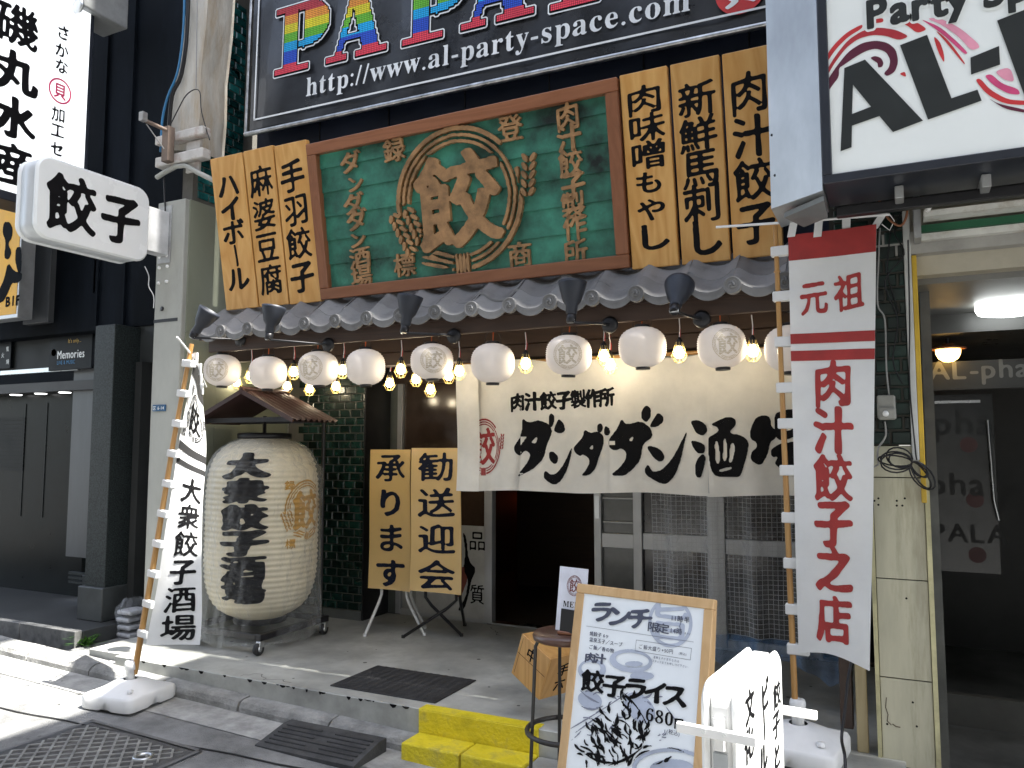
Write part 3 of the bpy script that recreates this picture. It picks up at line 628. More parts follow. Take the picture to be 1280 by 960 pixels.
# ------------------------------------------------------------------ back of the recess: glazing, doors, dark interior
YD = 5.08
gl = thing('restaurant_entrance', 'aluminium sliding doors and glazing of the restaurant under the cloth curtain', 'doors', (-2, YD, .25))
def bar(pa, pb, name='frame', mat=ALU, y=YD, d=.05, par=gl, proud=0):
    a, b = PY(*pa, y), PY(*pb, y); MB().box((a.x, y - proud, min(a.z, b.z)), (b.x, y + d, max(a.z, b.z)), .003).build(name, mat, par)
ZT = 2.0
def vbar(p0, p1, mat=ALU, name='frame', proud=0, zb=.25, zt=ZT):
    a, b = PY(p0, 650, YD).x, PY(p1, 650, YD).x; MB().box((a, YD - proud, zb), (b, YD + .05, zt), .003).build(name, mat, gl)
def hbar(p0, p1, py0, py1, mat=ALU, name='rail', proud=0, ref=None):
    a, b = PY(p0, 650, YD).x, PY(p1, 650, YD).x; ref = ref or (p0 + p1) / 2; MB().box((a, YD - proud, PY(ref, py1, YD).z), (b, YD + .04, PY(ref, py0, YD).z), .003).build(name, mat, gl)
vbar(469, 496, pmat('dull_green_alu', (.16, .175, .16), .45, .4), 'side_panel', .004)
vbar(496, 502, ALU, proud=.01)
vbar(606, 616, proud=.012); vbar(743, 752, proud=.012); vbar(792, 803, proud=.016); vbar(884, 906, proud=.012); vbar(1010, 1024, proud=.01)
hbar(502, 606, 766, 776, proud=.006); hbar(752, 792, 667, 685, proud=.003); hbar(803, 884, 668, 689, proud=.003); hbar(906, 1010, 676, 696, proud=.003)
hbar(752, 792, 788, 806, proud=.003); hbar(803, 884, 795, 818, proud=.003); hbar(906, 1010, 805, 828, proud=.003)
a, b = PY(616, 780, YD).x, PY(743, 780, YD).x
MB().box((a, YD - .02, .251), (-.3, YD + .06, .262)).build('door_track', STEEL, gl)
# panes
GLASSD = pmat('dark_pane', (.022, .018, .016), .06, var=.1, spec=.7)
GLASSM = pmat('grey_pane', (.10, .105, .10), .10, var=.15, spec=.6)
def pane(p0, p1, z0, z1, m, y=YD + .02): MB().box((PY(p0, 650, YD).x + .002, y, z0), (PY(p1, 650, YD).x - .002, y + .008, z1)).build('pane', m, gl)
pane(502, 606, .60, ZT, pmat('brown_pane', (.055, .035, .025), .06, var=.3, scale=2, spec=.7)); pane(752, 792, .30, ZT, GLASSM); pane(803, 884, .28, ZT, GLASSD); pane(906, 1010, .28, ZT, GLASSD)
MB().box((PY(502, 650, YD).x + .002, YD + .012, .25), (PY(606, 650, YD).x - .002, YD + .03, .60)).build('kick_panel', pmat('kick', (.38, .38, .36), .6, dirt=.2), gl)
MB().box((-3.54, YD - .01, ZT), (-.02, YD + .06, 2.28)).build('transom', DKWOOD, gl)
# horizontal bars in the middle pane
hbar(753, 791, 622, 624, proud=.002); hbar(753, 791, 652, 654, proud=.002)
MB().box((PY(744.5, 640, YD).x, YD - .018, PY(746, 648, YD).z), (PY(750, 640, YD).x, YD - .0125, PY(746, 620, YD).z)).build('door_pull', STEEL, gl)
# interior room
rm = thing('dining_room', 'dark interior seen through the open sliding door', 'room', (-2, 6.5, .25))
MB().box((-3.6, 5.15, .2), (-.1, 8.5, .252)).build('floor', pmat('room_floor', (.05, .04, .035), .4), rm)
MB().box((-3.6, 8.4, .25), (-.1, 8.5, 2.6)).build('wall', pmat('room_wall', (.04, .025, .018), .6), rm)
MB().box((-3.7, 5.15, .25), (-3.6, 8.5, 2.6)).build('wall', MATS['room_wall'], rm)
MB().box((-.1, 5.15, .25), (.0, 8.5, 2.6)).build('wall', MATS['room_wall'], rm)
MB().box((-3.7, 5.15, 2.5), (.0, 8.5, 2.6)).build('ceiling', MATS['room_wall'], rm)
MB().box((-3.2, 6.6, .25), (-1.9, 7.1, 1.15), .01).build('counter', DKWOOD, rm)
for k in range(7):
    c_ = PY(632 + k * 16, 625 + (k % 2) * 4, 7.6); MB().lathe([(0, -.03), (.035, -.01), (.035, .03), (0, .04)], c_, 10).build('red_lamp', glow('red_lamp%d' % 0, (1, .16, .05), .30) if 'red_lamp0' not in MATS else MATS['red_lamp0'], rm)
# ------------------------------------------------------------------ the black neighbouring shop on the left
nb = thing('neighbour_shop', 'black clad neighbouring building with granite column and stainless trims on the left', 'building', (-6.5, 4.2, 0))
YN = 3.83
def nbox(pl, pr, pt, pbm, y, d, name, mat, bev=.003):
    a = PY(pl, (pt + pbm) / 2, y); b = PY(pr, (pt + pbm) / 2, y); m_ = (pl + pr) / 2
    return MB().box((a.x, y, PY(m_, pbm, y).z), (b.x, y + d, PY(m_, pt, y).z), bev).build(name, mat, nb)
c0, c1 = PY(111, 600, YN + .03).x, PY(136, 600, YN + .03).x
MB().box((c0, YN + .03, .262), (c1, YN + .30, 2.42), .004).build('granite_column', GRANITE, nb)
MB().box((c0 - .03, YN, .262), (c1 + .02, YN + .32, .50), .006).build('column_base', pmat('base_stone', (.045, .05, .05), .5, var=.2), nb)
MB().box((c0 - .45, YN + .33, .262), (c0 - .032, YN + .55, .50), .004).build('planter_box', GRANITE, nb)
a, b = PY(86, 600, 4.25).x, PY(112, 600, 4.25).x
MB().box((a, 4.25, PY(98, 697, 4.25).z), (b + .2, 4.32, 2.2), .003).build('steel_panel', pmat('dull_steel', (.09, .095, .10), .4, .4, var=.12, stretch=(1, 1, .15)), nb)
for k in range(3): MB().box((a + .02, 4.27, .40 + k * .035), (b + .1, 4.30, .42 + k * .035)).build('louvre', GRANITE, nb)
MB().box((-9, 4.40, .262), (a - .002, 4.46, 2.0)).build('shutter_glass', pmat('black_glass', (.004, .006, .006), .3, var=.3, spec=.12), nb)
for k in range(14): MB().box((-9, 4.392, 1.30 + k * .035), (PY(31, 550, 4.4).x, 4.399, 1.325 + k * .035)).build('shutter_slat', pmat('slat_dark', (.012, .014, .014), .5, spec=.15), nb)
MB().box((PY(30.6, 550, 4.4).x, 4.394, .9), (PY(31, 550, 4.4).x, 4.3995, 1.9)).build('pane_joint', GRANITE, nb)
MB().box((PY(57.6, 550, 4.4).x, 4.394, .9), (PY(58, 550, 4.4).x, 4.3995, 1.9)).build('pane_joint', GRANITE, nb)
# side door
MB().box((PY(150, 600, 4.12).x - .1, 4.12, .17), (-4.566, 4.18, 2.15)).build('side_door', pmat('door_grey', (.055, .057, .057), .5, .1, var=.08), nb)
dk = bpy.data.objects[nb.children[-1].name]
q = PY(163, 614, 4.12); MB().lathe([(.022, 0), (.024, -.008), (.010, -.02), (.010, -.035), (.026, -.05), (.024, -.065), (0, -.07)], (q.x, 4.12, q.z), 16, 'y').build('door_knob', STEEL, dk)
MB().box((c1 + .022, YN + .2, .17), (c1 + .09, 4.119, 2.15)).build('door_post', pmat('post_dark', (.03, .032, .032), .5), nb)
MB().box((-9, 4.05, 2.43), (-4.566, 4.35, 14)).build('upper_cladding', NAVY, nb)
for p in (130, 163): MB().box((PY(p, 200, 4.05).x, 4.03, 2.43), (PY(p, 200, 4.05).x + .015, 4.0495, 14)).build('cladding_rib', NAVY, nb)
MB().box((PY(150, 400, 4.05).x, 4.08, 2.151), (-4.566, 4.2, 2.43)).build('door_head', pmat('head_dark', (.03, .034, .034), .5), nb)
MB().box((-9, 4.2, 1.98), (c0, 4.6, 2.06)).build('soffit', pmat('soffit_black', (.02, .02, .02), .5), nb)
nbox(0, 97, 460, 466, 4.18, .02, 'lit_edge', STEEL)
nbox(0, 116, 404, 461, 4.19, .06, 'sign_band', pmat('band_dark', (.008, .01, .01), .5, spec=.2))
nbox(60, 132, 395, 404, 4.10, .10, 'steel_ledge', STEEL); nbox(60, 132, 366, 378, 4.10, .1, 'steel_ledge', STEEL); nbox(62, 118, 378, 395, 4.15, .05, 'dark_panel', BLACKM)
nbox(31, 62, 300, 404, 4.0, .2, 'steel_box', MATS['dull_steel'])
nbox(62, 118, 318, 366, 4.17, .05, 'dark_window', MATS['black_glass'])
nbox(117, 120, 318, 366, 4.05, .03, 'hanger_rod', PVC)
for p in ((25, 478), (56, 475), (86, 473)):
    q = PY(*p, 4.35); MB().lathe([(.05, 0), (.045, -.006), (0, -.007)], (q.x, 4.32, 1.979), 16).build('downlight', glow('downlight', (1, 1, 1), 1.2) if 'downlight' not in MATS else MATS['downlight'], nb)
# small club sign panel
ms = thing('club_sign', 'small black sign panel reading Memories in white script above the shop window', 'sign', PY(90, 434, 4.17))
a, b = PY(61, 464, 4.17), PY(117, 406, 4.17); MB().box((a.x, 4.165, a.z), (b.x, 4.188, b.z), .002).build('panel', pmat('panel_black', (.003, .005, .007), .4, spec=.12), ms)
q = PY(72, 449, 4.17); mb = MB(); it, _ = line_text('Memories', q.x, q.z, .10, sx=.8); letters(mb, it, facade(4.165), 'semi', 40); mb.build('lettering', WHITE, ms)
q = PY(86, 429, 4.17); mb = MB(); it, _ = line_text("It's only...", q.x, q.z, .05, sx=.8); letters(mb, it, facade(4.165), 'thin', 30)
q = PY(68, 441, 4.17); mb.lathe([(.03, -.0012), (.02, -.0012)], (q.x, 4.165, q.z), 16, 'y', False); mb.build('lettering', pmat('print_gold', (.6, .38, .05), .5), ms)
q = PY(72, 456, 4.17); mb = MB(); it, _ = line_text('LIVE & MUSIC', q.x, q.z, .045, sx=.8); letters(mb, it, facade(4.165), 'thin', 30); mb.build('lettering', pmat('print_blue', (.02, .18, .40), .5), ms)
ms2 = thing('menu_board_sign', 'narrow black notice with white handwriting at the far left edge', 'sign', PY(5, 440, 4.17))
a, b = PY(-8, 462, 4.17), PY(15, 425, 4.17); MB().box((a.x, 4.165, a.z), (b.x, 4.188, b.z), .002).build('panel', MATS['panel_black'], ms2)
mb = MB()
for k, s in enumerate('炭火焼'): 
    q = PY(9 - (k % 2) * 6, 436 + k * 8, 4.16); letters(mb, [(s, q.x, q.z, .045, .05)], facade(4.165), 'thin', 30)
mb.build('lettering', WHITE, ms2)
# ------------------------------------------------------------------ buildings beyond the frame, and added shade boxes over the alley
ob = thing('opposite_building', 'plain concrete building across the alley, behind the viewpoint', 'building', (0, -4, 0))
mb = MB(); mb.box((-14, -8, -.2), (12, -3.2, 9.5)); mb.build('wall', pmat('opposite_wall', (.50, .49, .46), .8, var=.1), ob)
for i in range(9):
    for j in range(3): MB().box((-12 + i * 2.6, -3.215, 1.2 + j * 2.9), (-10.6 + i * 2.6, -3.199, 2.9 + j * 2.9)).build('window', MATS['black_glass'], ob)
MB().box((-20, 6.8, -.2), (-9.01, 9, 14)).build('side_mass', NAVY, nb)
bs = []  # unseen boxes added above the frame, sized and spaced to shape the sun shadows
for i, (x, z0, z1, lab) in enumerate(((1.15, 4.6, 8.9, 'tall white blade sign high over the alley above the lantern row'), (3.6, 5.2, 9.6, 'tall grey blade sign high over the alley right of the white one'), (5.9, 4.9, 9.0, 'tall beige blade sign high over the alley, farthest right'), (1.15, 11.95, 18.0, 'very high pale blade sign far above the white one'))):
    t = thing('shade_box', lab, 'sign', (x, 3.6, z0), 'blade signs high above the alley')
    ylo = .55 if i != 1 else 2.56
    MB().box((x, ylo, z0), (x + .3, 3.60, z1), .02).build('box', (PVC, PILLAR, CREAM, PVC)[i], t)
    for zz_ in (z0 + .4, z1 - .4): MB().box((x + .1, 3.60, zz_), (x + .2, 3.64, zz_ + .1)).build('bracket', GALV, t)
# ================================================================== THE SIGNS OVER THE EAVES
class Plane:
    def __init__(s, o, ux, uy):
        s.o = Vector(o); s.ux = Vector(ux).normalized(); s.uy = Vector(uy).normalized(); s.n = s.ux.cross(s.uy)
    def __call__(s, a, b, off=0): return s.o + s.ux * a + s.uy * b + s.n * off
    def px(s, x, y): v = PP(x, y, s.o, s.n) - s.o; return (v.dot(s.ux), v.dot(s.uy))
    def M(s): return Matrix(((s.ux.x, s.uy.x, s.n.x, s.o.x), (s.ux.y, s.uy.y, s.n.y, s.o.y), (s.ux.z, s.uy.z, s.n.z, s.o.z), (0, 0, 0, 1)))
A_ = PY(410, 376, 3.84); B_ = PY(384, 183, 3.668)
SP = Plane(A_, (1, 0, 0), (0, B_.y - A_.y, B_.z - A_.z)); SM = SP.M()
L0 = SP.px(397, 280)[0]; W_ = SP.px(784, 215)[0]; H_ = (SP.px(384, 183)[1] + SP.px(776, 98)[1]) / 2 - 0
L0 = (SP.px(384, 183)[0] + SP.px(410, 376)[0]) / 2; W_ = (SP.px(776, 98)[0] + SP.px(788, 333)[0]) / 2
b0_ = (SP.px(410, 376)[1] + SP.px(788, 333)[1]) / 2
gs = thing('green_signboard', 'large green painted wooden signboard in a brown frame with a gilt round dumpling crest', 'signboard', SP((L0 + W_) / 2, 0))
FW = .068
MB(SM).box((L0, H_ - FW, -.03), (W_, H_, .045), .004).build('frame_rail', BROWNW, gs)
MB(SM).box((L0, b0_, -.03), (W_, b0_ + FW, .045), .004).build('frame_rail', BROWNW, gs)
BWZ = wood('frame_wood_upright', (.27, .105, .045), (.20, .07, .027), .45, 12., axis='z')
MB(SM).box((L0, b0_ + FW + .001, -.03), (L0 + FW, H_ - FW - .001, .045), .004).build('frame_stile', BWZ, gs)
MB(SM).box((W_ - FW, b0_ + FW + .001, -.03), (W_, H_ - FW - .001, .045), .004).build('frame_stile', BWZ, gs)
edges = [b0_ + FW] + [SP.px(*p)[1] for p in ((772, 327), (770, 287), (768, 242), (765, 200), (763, 157))] + [H_ - FW]
edges = [edges[0]] + [edges[0] + (edges[-1] - edges[0]) * k / 5.6 for k in (1, 2, 3, 4, 5)] + [edges[-1]]
for i in range(6):     # lapped boards: each leans a little proud at its lower edge
    a, b = edges[i], edges[i + 1]
    MB(SM).add([(L0 + FW, a, .010), (W_ - FW, a, .010), (W_ - FW, b, .001), (L0 + FW, b, .001), (L0 + FW, a, -.012), (W_ - FW, a, -.012), (W_ - FW, b, -.012), (L0 + FW, b, -.012)],
               [(0, 1, 2, 3), (0, 4, 5, 1), (7, 6, 5, 4), (0, 3, 7, 4), (1, 5, 6, 2), (3, 2, 6, 7)]).build('board', GREENB, gs)
GD = pmat('gilt_carved_wood', (.30, .165, .07), .45, .0, var=.35, scale=10, bump=.15, bscale=90)
cx, cy = SP.px(575, 250); rx = (SP.px(652, 245)[0] - SP.px(499, 255)[0]) / 2; ry = (SP.px(575, 162)[1] - SP.px(580, 338)[1]) / 2
mb = MB(); emblem(mb, cx, cy, rx, ry, SP, .034, .026, 190); mb.build('crest', GD, gs)
for ch, p in (('登', (640, 161)), ('録', (495, 188)), ('標', (508, 331)), ('商', (652, 318))):
    x, y = SP.px(*p); mb = MB(); letters(mb, [(ch, x, y, .155, .145)], SP, 'semi', 60, .026, .018); mb.build('raised_character', GD, gs)
for s, pts, wh in (('ダンダダン酒場', ((440, 203), (446, 230), (444, 255), (448, 275), (449, 300), (452, 322), (454, 346)), (.17, .15)), ('肉汁餃子製作所', ((711, 146), (713, 173), (715, 204), (718, 232), (718, 257), (720, 283), (721, 316)), (.15, .17))):
    for k, (ch, p) in enumerate(zip(s, pts)):
        x, y = SP.px(*p); q = .8 if ch == 'ン' else 1; mb = MB(); letters(mb, [(ch, x, y, wh[0] * q * .95, wh[1] * q * .90)], SP, 'brush', 64, .022, .014); mb.build('raised_character', GD, gs)
# planks
def plank(l_top, l_bot, r_top, r_bot, text, lab, z1, py0, n, hs=None, grp='wooden plank signs beside the green signboard'):
    xa = (SP.px(*l_top)[0] + SP.px(*l_bot)[0]) / 2; xb = (SP.px(*r_top)[0] + SP.px(*r_bot)[0]) / 2
    ztop = SP.px(*l_top)[1]; zbot = (SP.px(*l_bot)[1] + SP.px(*r_bot)[1]) / 2
    t = thing('plank_sign', lab, 'sign', SP((xa + xb) / 2, zbot), grp)
    MB(SM).box((xa + .003, zbot, -.01), (xb - .003, ztop, .028), .004).build('plank', PANW, t)
    mb = MB(); c = (xa + xb) / 2; n = len(text); HH = ztop - zbot; s0, s1 = {4: (.205, .83), 5: (.19, .80) if 'ハ' in text else (.19, .87), 6: (.145, .84)}[n]
    it = []
    for i, ch in enumerate(text):
        sm = .80 if ch in 'もやー' else 1; hh = {4: .205, 5: .175, 6: .150}[n] * (1.15 if ch in '馬刺し' and n == 5 else 1)
        it.append((ch, c + random.uniform(-.004, .004), ztop - HH * (s0 + (s1 - s0) * i / (n - 1)), min(.205, (xb - xa) * .80) * sm, hh * sm, (math.pi / 2 if ch == 'ー' else 0)))
    letters(mb, it, SP, 'brush', 64, .0292); mb.build('lettering', INK, t)
    return t
plank((266, 200), (286, 388), (308, 190), (325, 384), 'ハイボール', 'outermost left wooden plank sign reading ハイボール', 0, 0, 0)
plank((309, 190), (326, 384), (344, 184), (365, 380), '麻婆豆腐', 'second left wooden plank sign reading 麻婆豆腐', 0, 0, 0)
plank((345, 184), (366, 380), (383, 176), (409, 377), '手羽餃子', 'left wooden plank sign reading 手羽餃子, against the green signboard', 0, 0, 0)
plank((777, 96), (790, 337), (837, 83), (850, 332), '肉味噌もやし', 'right wooden plank sign reading 肉味噌もやし, against the green signboard', 0, 0, 0)
plank((839, 83), (853, 332), (901, 70), (915, 325), '新鮮馬刺し', 'middle right wooden plank sign reading 新鮮馬刺し', 0, 0, 0)
plank((903, 70), (917, 325), (969, 56), (980, 318), '肉汁餃子', 'outermost right wooden plank sign reading 肉汁餃子 with a dark grain streak', 0, 0, 0)
# ------------------------------------------------------------------ black banner with rainbow lettering
_bd = (PY(960, 12, 3.93) - PY(322, 152, 3.93)).normalized(); BN = Plane(PY(322, 152, 3.93), _bd, (-_bd.z, 0, _bd.x)); BNM = BN.M()
bt = thing('party_banner', 'black framed banner with rainbow dotted letters and a white web address', 'banner', BN(1.6, 0))
xe = BN.px(975, 12)[0]; BLK = pmat('banner_black', (.016, .018, .022), .28, var=.3, scale=4, bump=.3, bscale=6, coat=.3)
mb = MB(); mb.grid(lambda u, v: BN(-.05 + (xe + .1) * u, -.065 + 1.7 * v, .02 + .006 * math.sin(u * 19 + v * 5) + .004 * math.sin(u * 41 - v * 9)), 60, 20); mb.build('sheet', BLK, bt)
MB(BNM).box((-.05, -.07, -.03), (xe + .1, 1.7, .008)).build('backing', BLACKM, bt)
TUB = pmat('chrome_tube', (.50, .51, .52), .3, .9, var=.3, scale=14)
MB(BNM).tube([(-.09, -.085, .02), (.6, -.087, .022), (1.5, -.083, .02), (xe + .1, -.087, .02)], .017, 8).build('bottom_rail', TUB, bt)
MB(BNM).tube([(-.085, -.09, .02), (-.083, 1.7, .02)], .012, 8).build('side_rail', TUB, bt)
mb = MB(); strip(mb, [(0, 1.6), (0, 0), (xe, 0)], .012, BN, .034); mb.build('border_line', WHITE, bt)
# web address set letter by letter in a bold seriffed face
def bold_serif(s):
    o = ''
    for c in s: o += chr(0x1D400 + ord(c) - 65) if 'A' <= c <= 'Z' else (chr(0x1D41A + ord(c) - 97) if 'a' <= c <= 'z' else c)
    return o
ua = BN.px(386, 123); ub = BN.px(867, 16)
it, ex = line_text(bold_serif('http://www.al-party-space.com'), 0, 0, 1.0); k_ = (ub[0] - ua[0]) / ex
it = [(c_, ua[0] + x * k_, ua[1] + y * k_ + (ub[1] - ua[1]) * x / ex, w * k_, h * k_) for c_, x, y, w, h in it]
mb = MB(); letters(mb, it, BN, 'plain', 60, .034); mb.build('web_address', pmat('soft_white', (.74, .77, .79), .5), bt)
COLS = [pmat('dot_red', (.80, .05, .09), .4), pmat('dot_blue', (.015, .08, .60), .4), pmat('dot_cyan', (.0, .42, .85), .4), pmat('dot_green', (.14, .52, .02), .4), pmat('dot_yellow', (.85, .75, .01), .4), pmat('dot_orange', (.90, .33, .03), .4), pmat('dot_crimson', (.50, .03, .04), .4)]
dots = [MB() for _ in COLS]; outl = MB(); DP = .0128
def slab(kind):   # slab serif letters on a dot grid (columns, rows from the bottom), 36 rows
    g_ = np.zeros((37, 40), bool)
    for r_ in range(37):
        for c_ in range(40):
            if kind == 'P':
                on = (7 <= c_ <= 15) or (r_ <= 2 and 1 <= c_ <= 23) or (r_ >= 34 and 1 <= c_ <= 28)
                dx, dy = (c_ - 20) / 17., (r_ - 24.5) / 12.5
                on = on or (c_ >= 17 and dx * dx + dy * dy <= 1 and (r_ >= 12)) and not (16 <= c_ <= 20 and 15 < r_ < 33)
            else:
                t = (36 - r_) / 36.
                on = (abs(c_ - (19.5 + t * 10)) <= 4.8) or (abs(c_ - (18.5 - t * 11)) <= 1.8) or (r_ in (10, 11, 12) and 10 <= c_ <= 28) or (r_ <= 2 and (1 <= c_ <= 13 or 20 <= c_ <= 38))
            g_[r_, c_] = on
    return g_
def rainbow(px_l, py_b, kind, sc=1.0):
    ox, oy = BN.px(px_l, py_b); g_ = slab(kind)
    for r_ in range(37):
        band = 0 if r_ < 5 else 1 if r_ < 12 else 2 if r_ < 17 else 3 if r_ < 22 else 4 if r_ < 27 else 5 if r_ < 32 else 6
        for c_ in range(40):
            if g_[r_, c_]:
                x, y = ox + c_ * DP * sc, oy + r_ * DP * sc; q = DP * sc * .42
                dots[band].add([BN(x - q, y - q, .036), BN(x + q, y - q, .036), BN(x + q, y + q, .036), BN(x - q, y + q, .036)], [(0, 1, 2, 3)])
    # white outline around the dot field
    F = np.repeat(np.repeat(np.pad(g_.astype(float), 3), 3, 0), 3, 1); h = DP * sc / 3
    ps = contour(blur(dilate(F, 4.4, 4.4, 0), .6), ox - 3.5 * DP * sc, oy - 3.5 * DP * sc, h); put_polys(outl, ps, BN, .0322)
    pi = contour(blur(dilate(F, 2.4, 2.4, 0), .6), ox - 3.5 * DP * sc, oy - 3.5 * DP * sc, h); put_polys(inn, pi, BN, .0332)
inn = MB()
for (p, kd) in (((347, 97), 'P'), ((411, 82), 'A'), ((506, 60), 'P'), ((579, 41), 'A'), ((690, 17), 'P'), ((770, -5), 'A')): rainbow(p[0], p[1], kd, .98)
outl.build('letter_outline', MATS['soft_white'], bt); inn.build('letter_ground', INK, bt)
for i, d in enumerate(dots): d.build('rainbow_dots', COLS[i], bt, kind='stuff')
c_ = BN.px(927, -8); mb = MB(BNM); mb.lathe([(.125, .033), (0, .034)], (c_[0], c_[1], 0), 32); mb.build('round_logo', REDP, bt)
mb = MB(); letters(mb, [('貝', c_[0], c_[1], .17, .17)], BN, 'bold', 50, .036); mb.build('logo_character', WHITE, bt)
# ------------------------------------------------------------------ AL- lightbox, upper right
YA = 3.08
AL = Plane(PY(1025, 232, YA), (1, 0, 0), (0, 0, 1)); al = thing('party_space_lightbox', 'big white sign box with black slanted AL- letters and red pink ribbons', 'sign', AL(.6, 0))
def tr(pts, k=0): return [AL.px(960 + x / 4, y / 4) for x, y in pts]
l_, r_, t_ = AL.px(1026, 150)[0], 2.2, 1.8
SA = AL.px(1031, 223)
MB(AL.M()).box((l_ + .02, .03, -.30), (r_, t_, .0)).build('box', pmat('sign_white', (.80, .84, .83), .3, var=.03, scale=1, dirt=.08, dscale=3, dcol=(.5, .48, .42)), al)
FR = pmat('sign_frame', (.018, .022, .032), .4)
MB(AL.M()).box((l_, .0, -.30), (r_, .034, .012), .003).build('frame', FR, al)
MB(AL.M()).box((l_, .0345, -.29), (l_ + .034, t_, .012), .003).build('frame', FR, al)
gsteel = pmat('brushed_side', (.40, .42, .43), .38, .55, var=.25, scale=1.5, stretch=(1, 1, .5), dirt=.25, dscale=2, dcol=(.15, .16, .17))
p0 = AL(l_ - .002, -.02, .0); 
bx, by = p0.x - .205, p0.y + .15
MB().prism([(p0.x, p0.y, p0.z), (bx, by, p0.z + .0), (bx, by + .3, p0.z), (p0.x, p0.y + .3, p0.z)], (0, 0, 2.0)).build('steel_side', gsteel, al)
mb = MB()
for (u, v) in ((.25, .25), (.22, .55), (.3, .95), (.8, .1)): q = Vector((p0.x + (bx - p0.x) * u * 0 - .17, p0.y + .125, p0.z + v))
mb.lathe([(.006, 0), (0, -.002)], (bx + .012, by - .010, p0.z + .30), 8, 'y'); mb.lathe([(.006, 0), (0, -.002)], (bx + .02, by - .016, p0.z + .13), 8, 'y'); mb.build('rivet', BLACKM, al)
BKL = pmat('print_black', (.018, .022, .022), .4)
mb = MB(); exact_poly(mb, [tr([(382, 342), (485, 300), (775, 605), (625, 662), (557, 582), (420, 630), (418, 738), (363, 758)]), tr([(425, 425), (515, 535), (420, 572)])], AL, .0035); mb.build('letter_a', BKL, al)
mb = MB(); exact_poly(mb, [tr([(660, 228), (795, 176), (917, 493), (1047, 450), (1068, 505), (800, 600)])], AL, .0035); mb.build('letter_l', BKL, al)
mb = MB(); exact_poly(mb, [tr([(1012, 290), (1155, 232), (1160, 325), (1015, 375)])], AL, .0035); mb.build('hyphen', BKL, al)
mb = MB(); exact_poly(mb, [tr([(1145, 105), (1400, 5), (1560, 90), (1570, 240), (1430, 330), (1460, 500), (1310, 560)]), tr([(1330, 130), (1400, 110), (1450, 170), (1440, 240), (1380, 260)])], AL, .0035); mb.build('letter_p', BKL, al)
for nm, mt, loops in (
    ('ribbon', pmat('rib_red', (.55, .035, .04), .4), [[(275, 310), (320, 235), (390, 165), (472, 120), (472, 142), (400, 185), (340, 245), (290, 320), (275, 350)]]),
    ('ribbon', MATS['rib_red'], [[(525, 100), (575, 90), (578, 112), (530, 118)]]),
    ('ribbon', MATS['rib_red'], [[(650, 112), (700, 100), (750, 115), (798, 148), (745, 168), (700, 130)]]),
    ('ribbon', pmat('rib_red2', (.42, .03, .04), .4), [[(275, 385), (330, 290), (400, 200), (480, 150), (560, 138), (640, 150), (707, 183), (655, 203), (590, 180), (520, 175), (450, 195), (390, 240), (330, 320), (280, 410)]]),
    ('ribbon', pmat('rib_plum', (.10, .012, .035), .4), [[(280, 490), (275, 440), (330, 350), (400, 260), (470, 215), (540, 203), (600, 215), (640, 250), (652, 310), (635, 360), (595, 383), (578, 368), (605, 340), (612, 300), (590, 260), (540, 243), (490, 255), (430, 290), (380, 325), (355, 340), (355, 385), (320, 430)]]),
    ('ribbon', MATS['rib_plum'], [[(510, 290), (535, 280), (565, 290), (578, 315), (572, 335), (550, 340), (548, 315), (530, 305)]]),
    ('ribbon', MATS['rib_red'], [[(655, 370), (685, 358), (692, 388)]]),
    ('ribbon', pmat('rib_pink', (.80, .33, .45), .4), [[(790, 92), (860, 92), (960, 140), (1070, 235), (1015, 255), (960, 190), (870, 125)]]),
    ('ribbon', pmat('rib_magenta', (.62, .07, .20), .4), [[(755, 92), (860, 135), (940, 205), (1000, 265), (985, 275), (900, 195), (830, 140)]]),
    ('ribbon', MATS['rib_red'], [[(825, 178), (860, 210), (880, 270), (882, 320), (850, 260)]]),
    ('ribbon', MATS['rib_red'], [[(830, 145), (900, 200), (985, 315), (982, 326), (890, 212)]]),
    ('ribbon', MATS['rib_pink'], [[(1130, 358), (1210, 335), (1235, 412), (1180, 400)]]),
    ('ribbon', MATS['rib_magenta'], [[(1080, 380), (1115, 370), (1170, 420), (1250, 445), (1262, 475), (1200, 470), (1130, 430)]]),
    ('ribbon', MATS['rib_red'], [[(1035, 400), (1060, 392), (1110, 450), (1200, 500), (1300, 505), (1300, 528), (1180, 520), (1090, 470)]]),
    ('ribbon', MATS['rib_plum'], [[(1095, 487), (1150, 520), (1300, 552), (1300, 568), (1180, 545)]])):
    mb = MB(); exact_poly(mb, [tr(l) for l in loops], AL, .0018, 2); mb.build(nm, mt, al)
ua = AL.px(1082, 34); it, ex = line_text('Party Space', ua[0], ua[1], .150, sx=.92)
ub = AL.px(1176, 21); slope = (ub[1] - ua[1]) / (ub[0] - ua[0]) * .55
mb = MB(); it = [(c, x, y + (x - ua[0]) * slope, w, h) for c, x, y, w, h in it]; STY['boldlatin'] = (.042, .036, 0, 0); letters(mb, it, AL, 'boldlatin', 84, .0045); mb.build('lettering', BKL, al)
STY['halo'] = (.09, .09, 0, 0); mb = MB(); letters(mb, it, AL, 'halo', 70, .0027); mb.build('letter_halo', MATS['sign_white'], al)
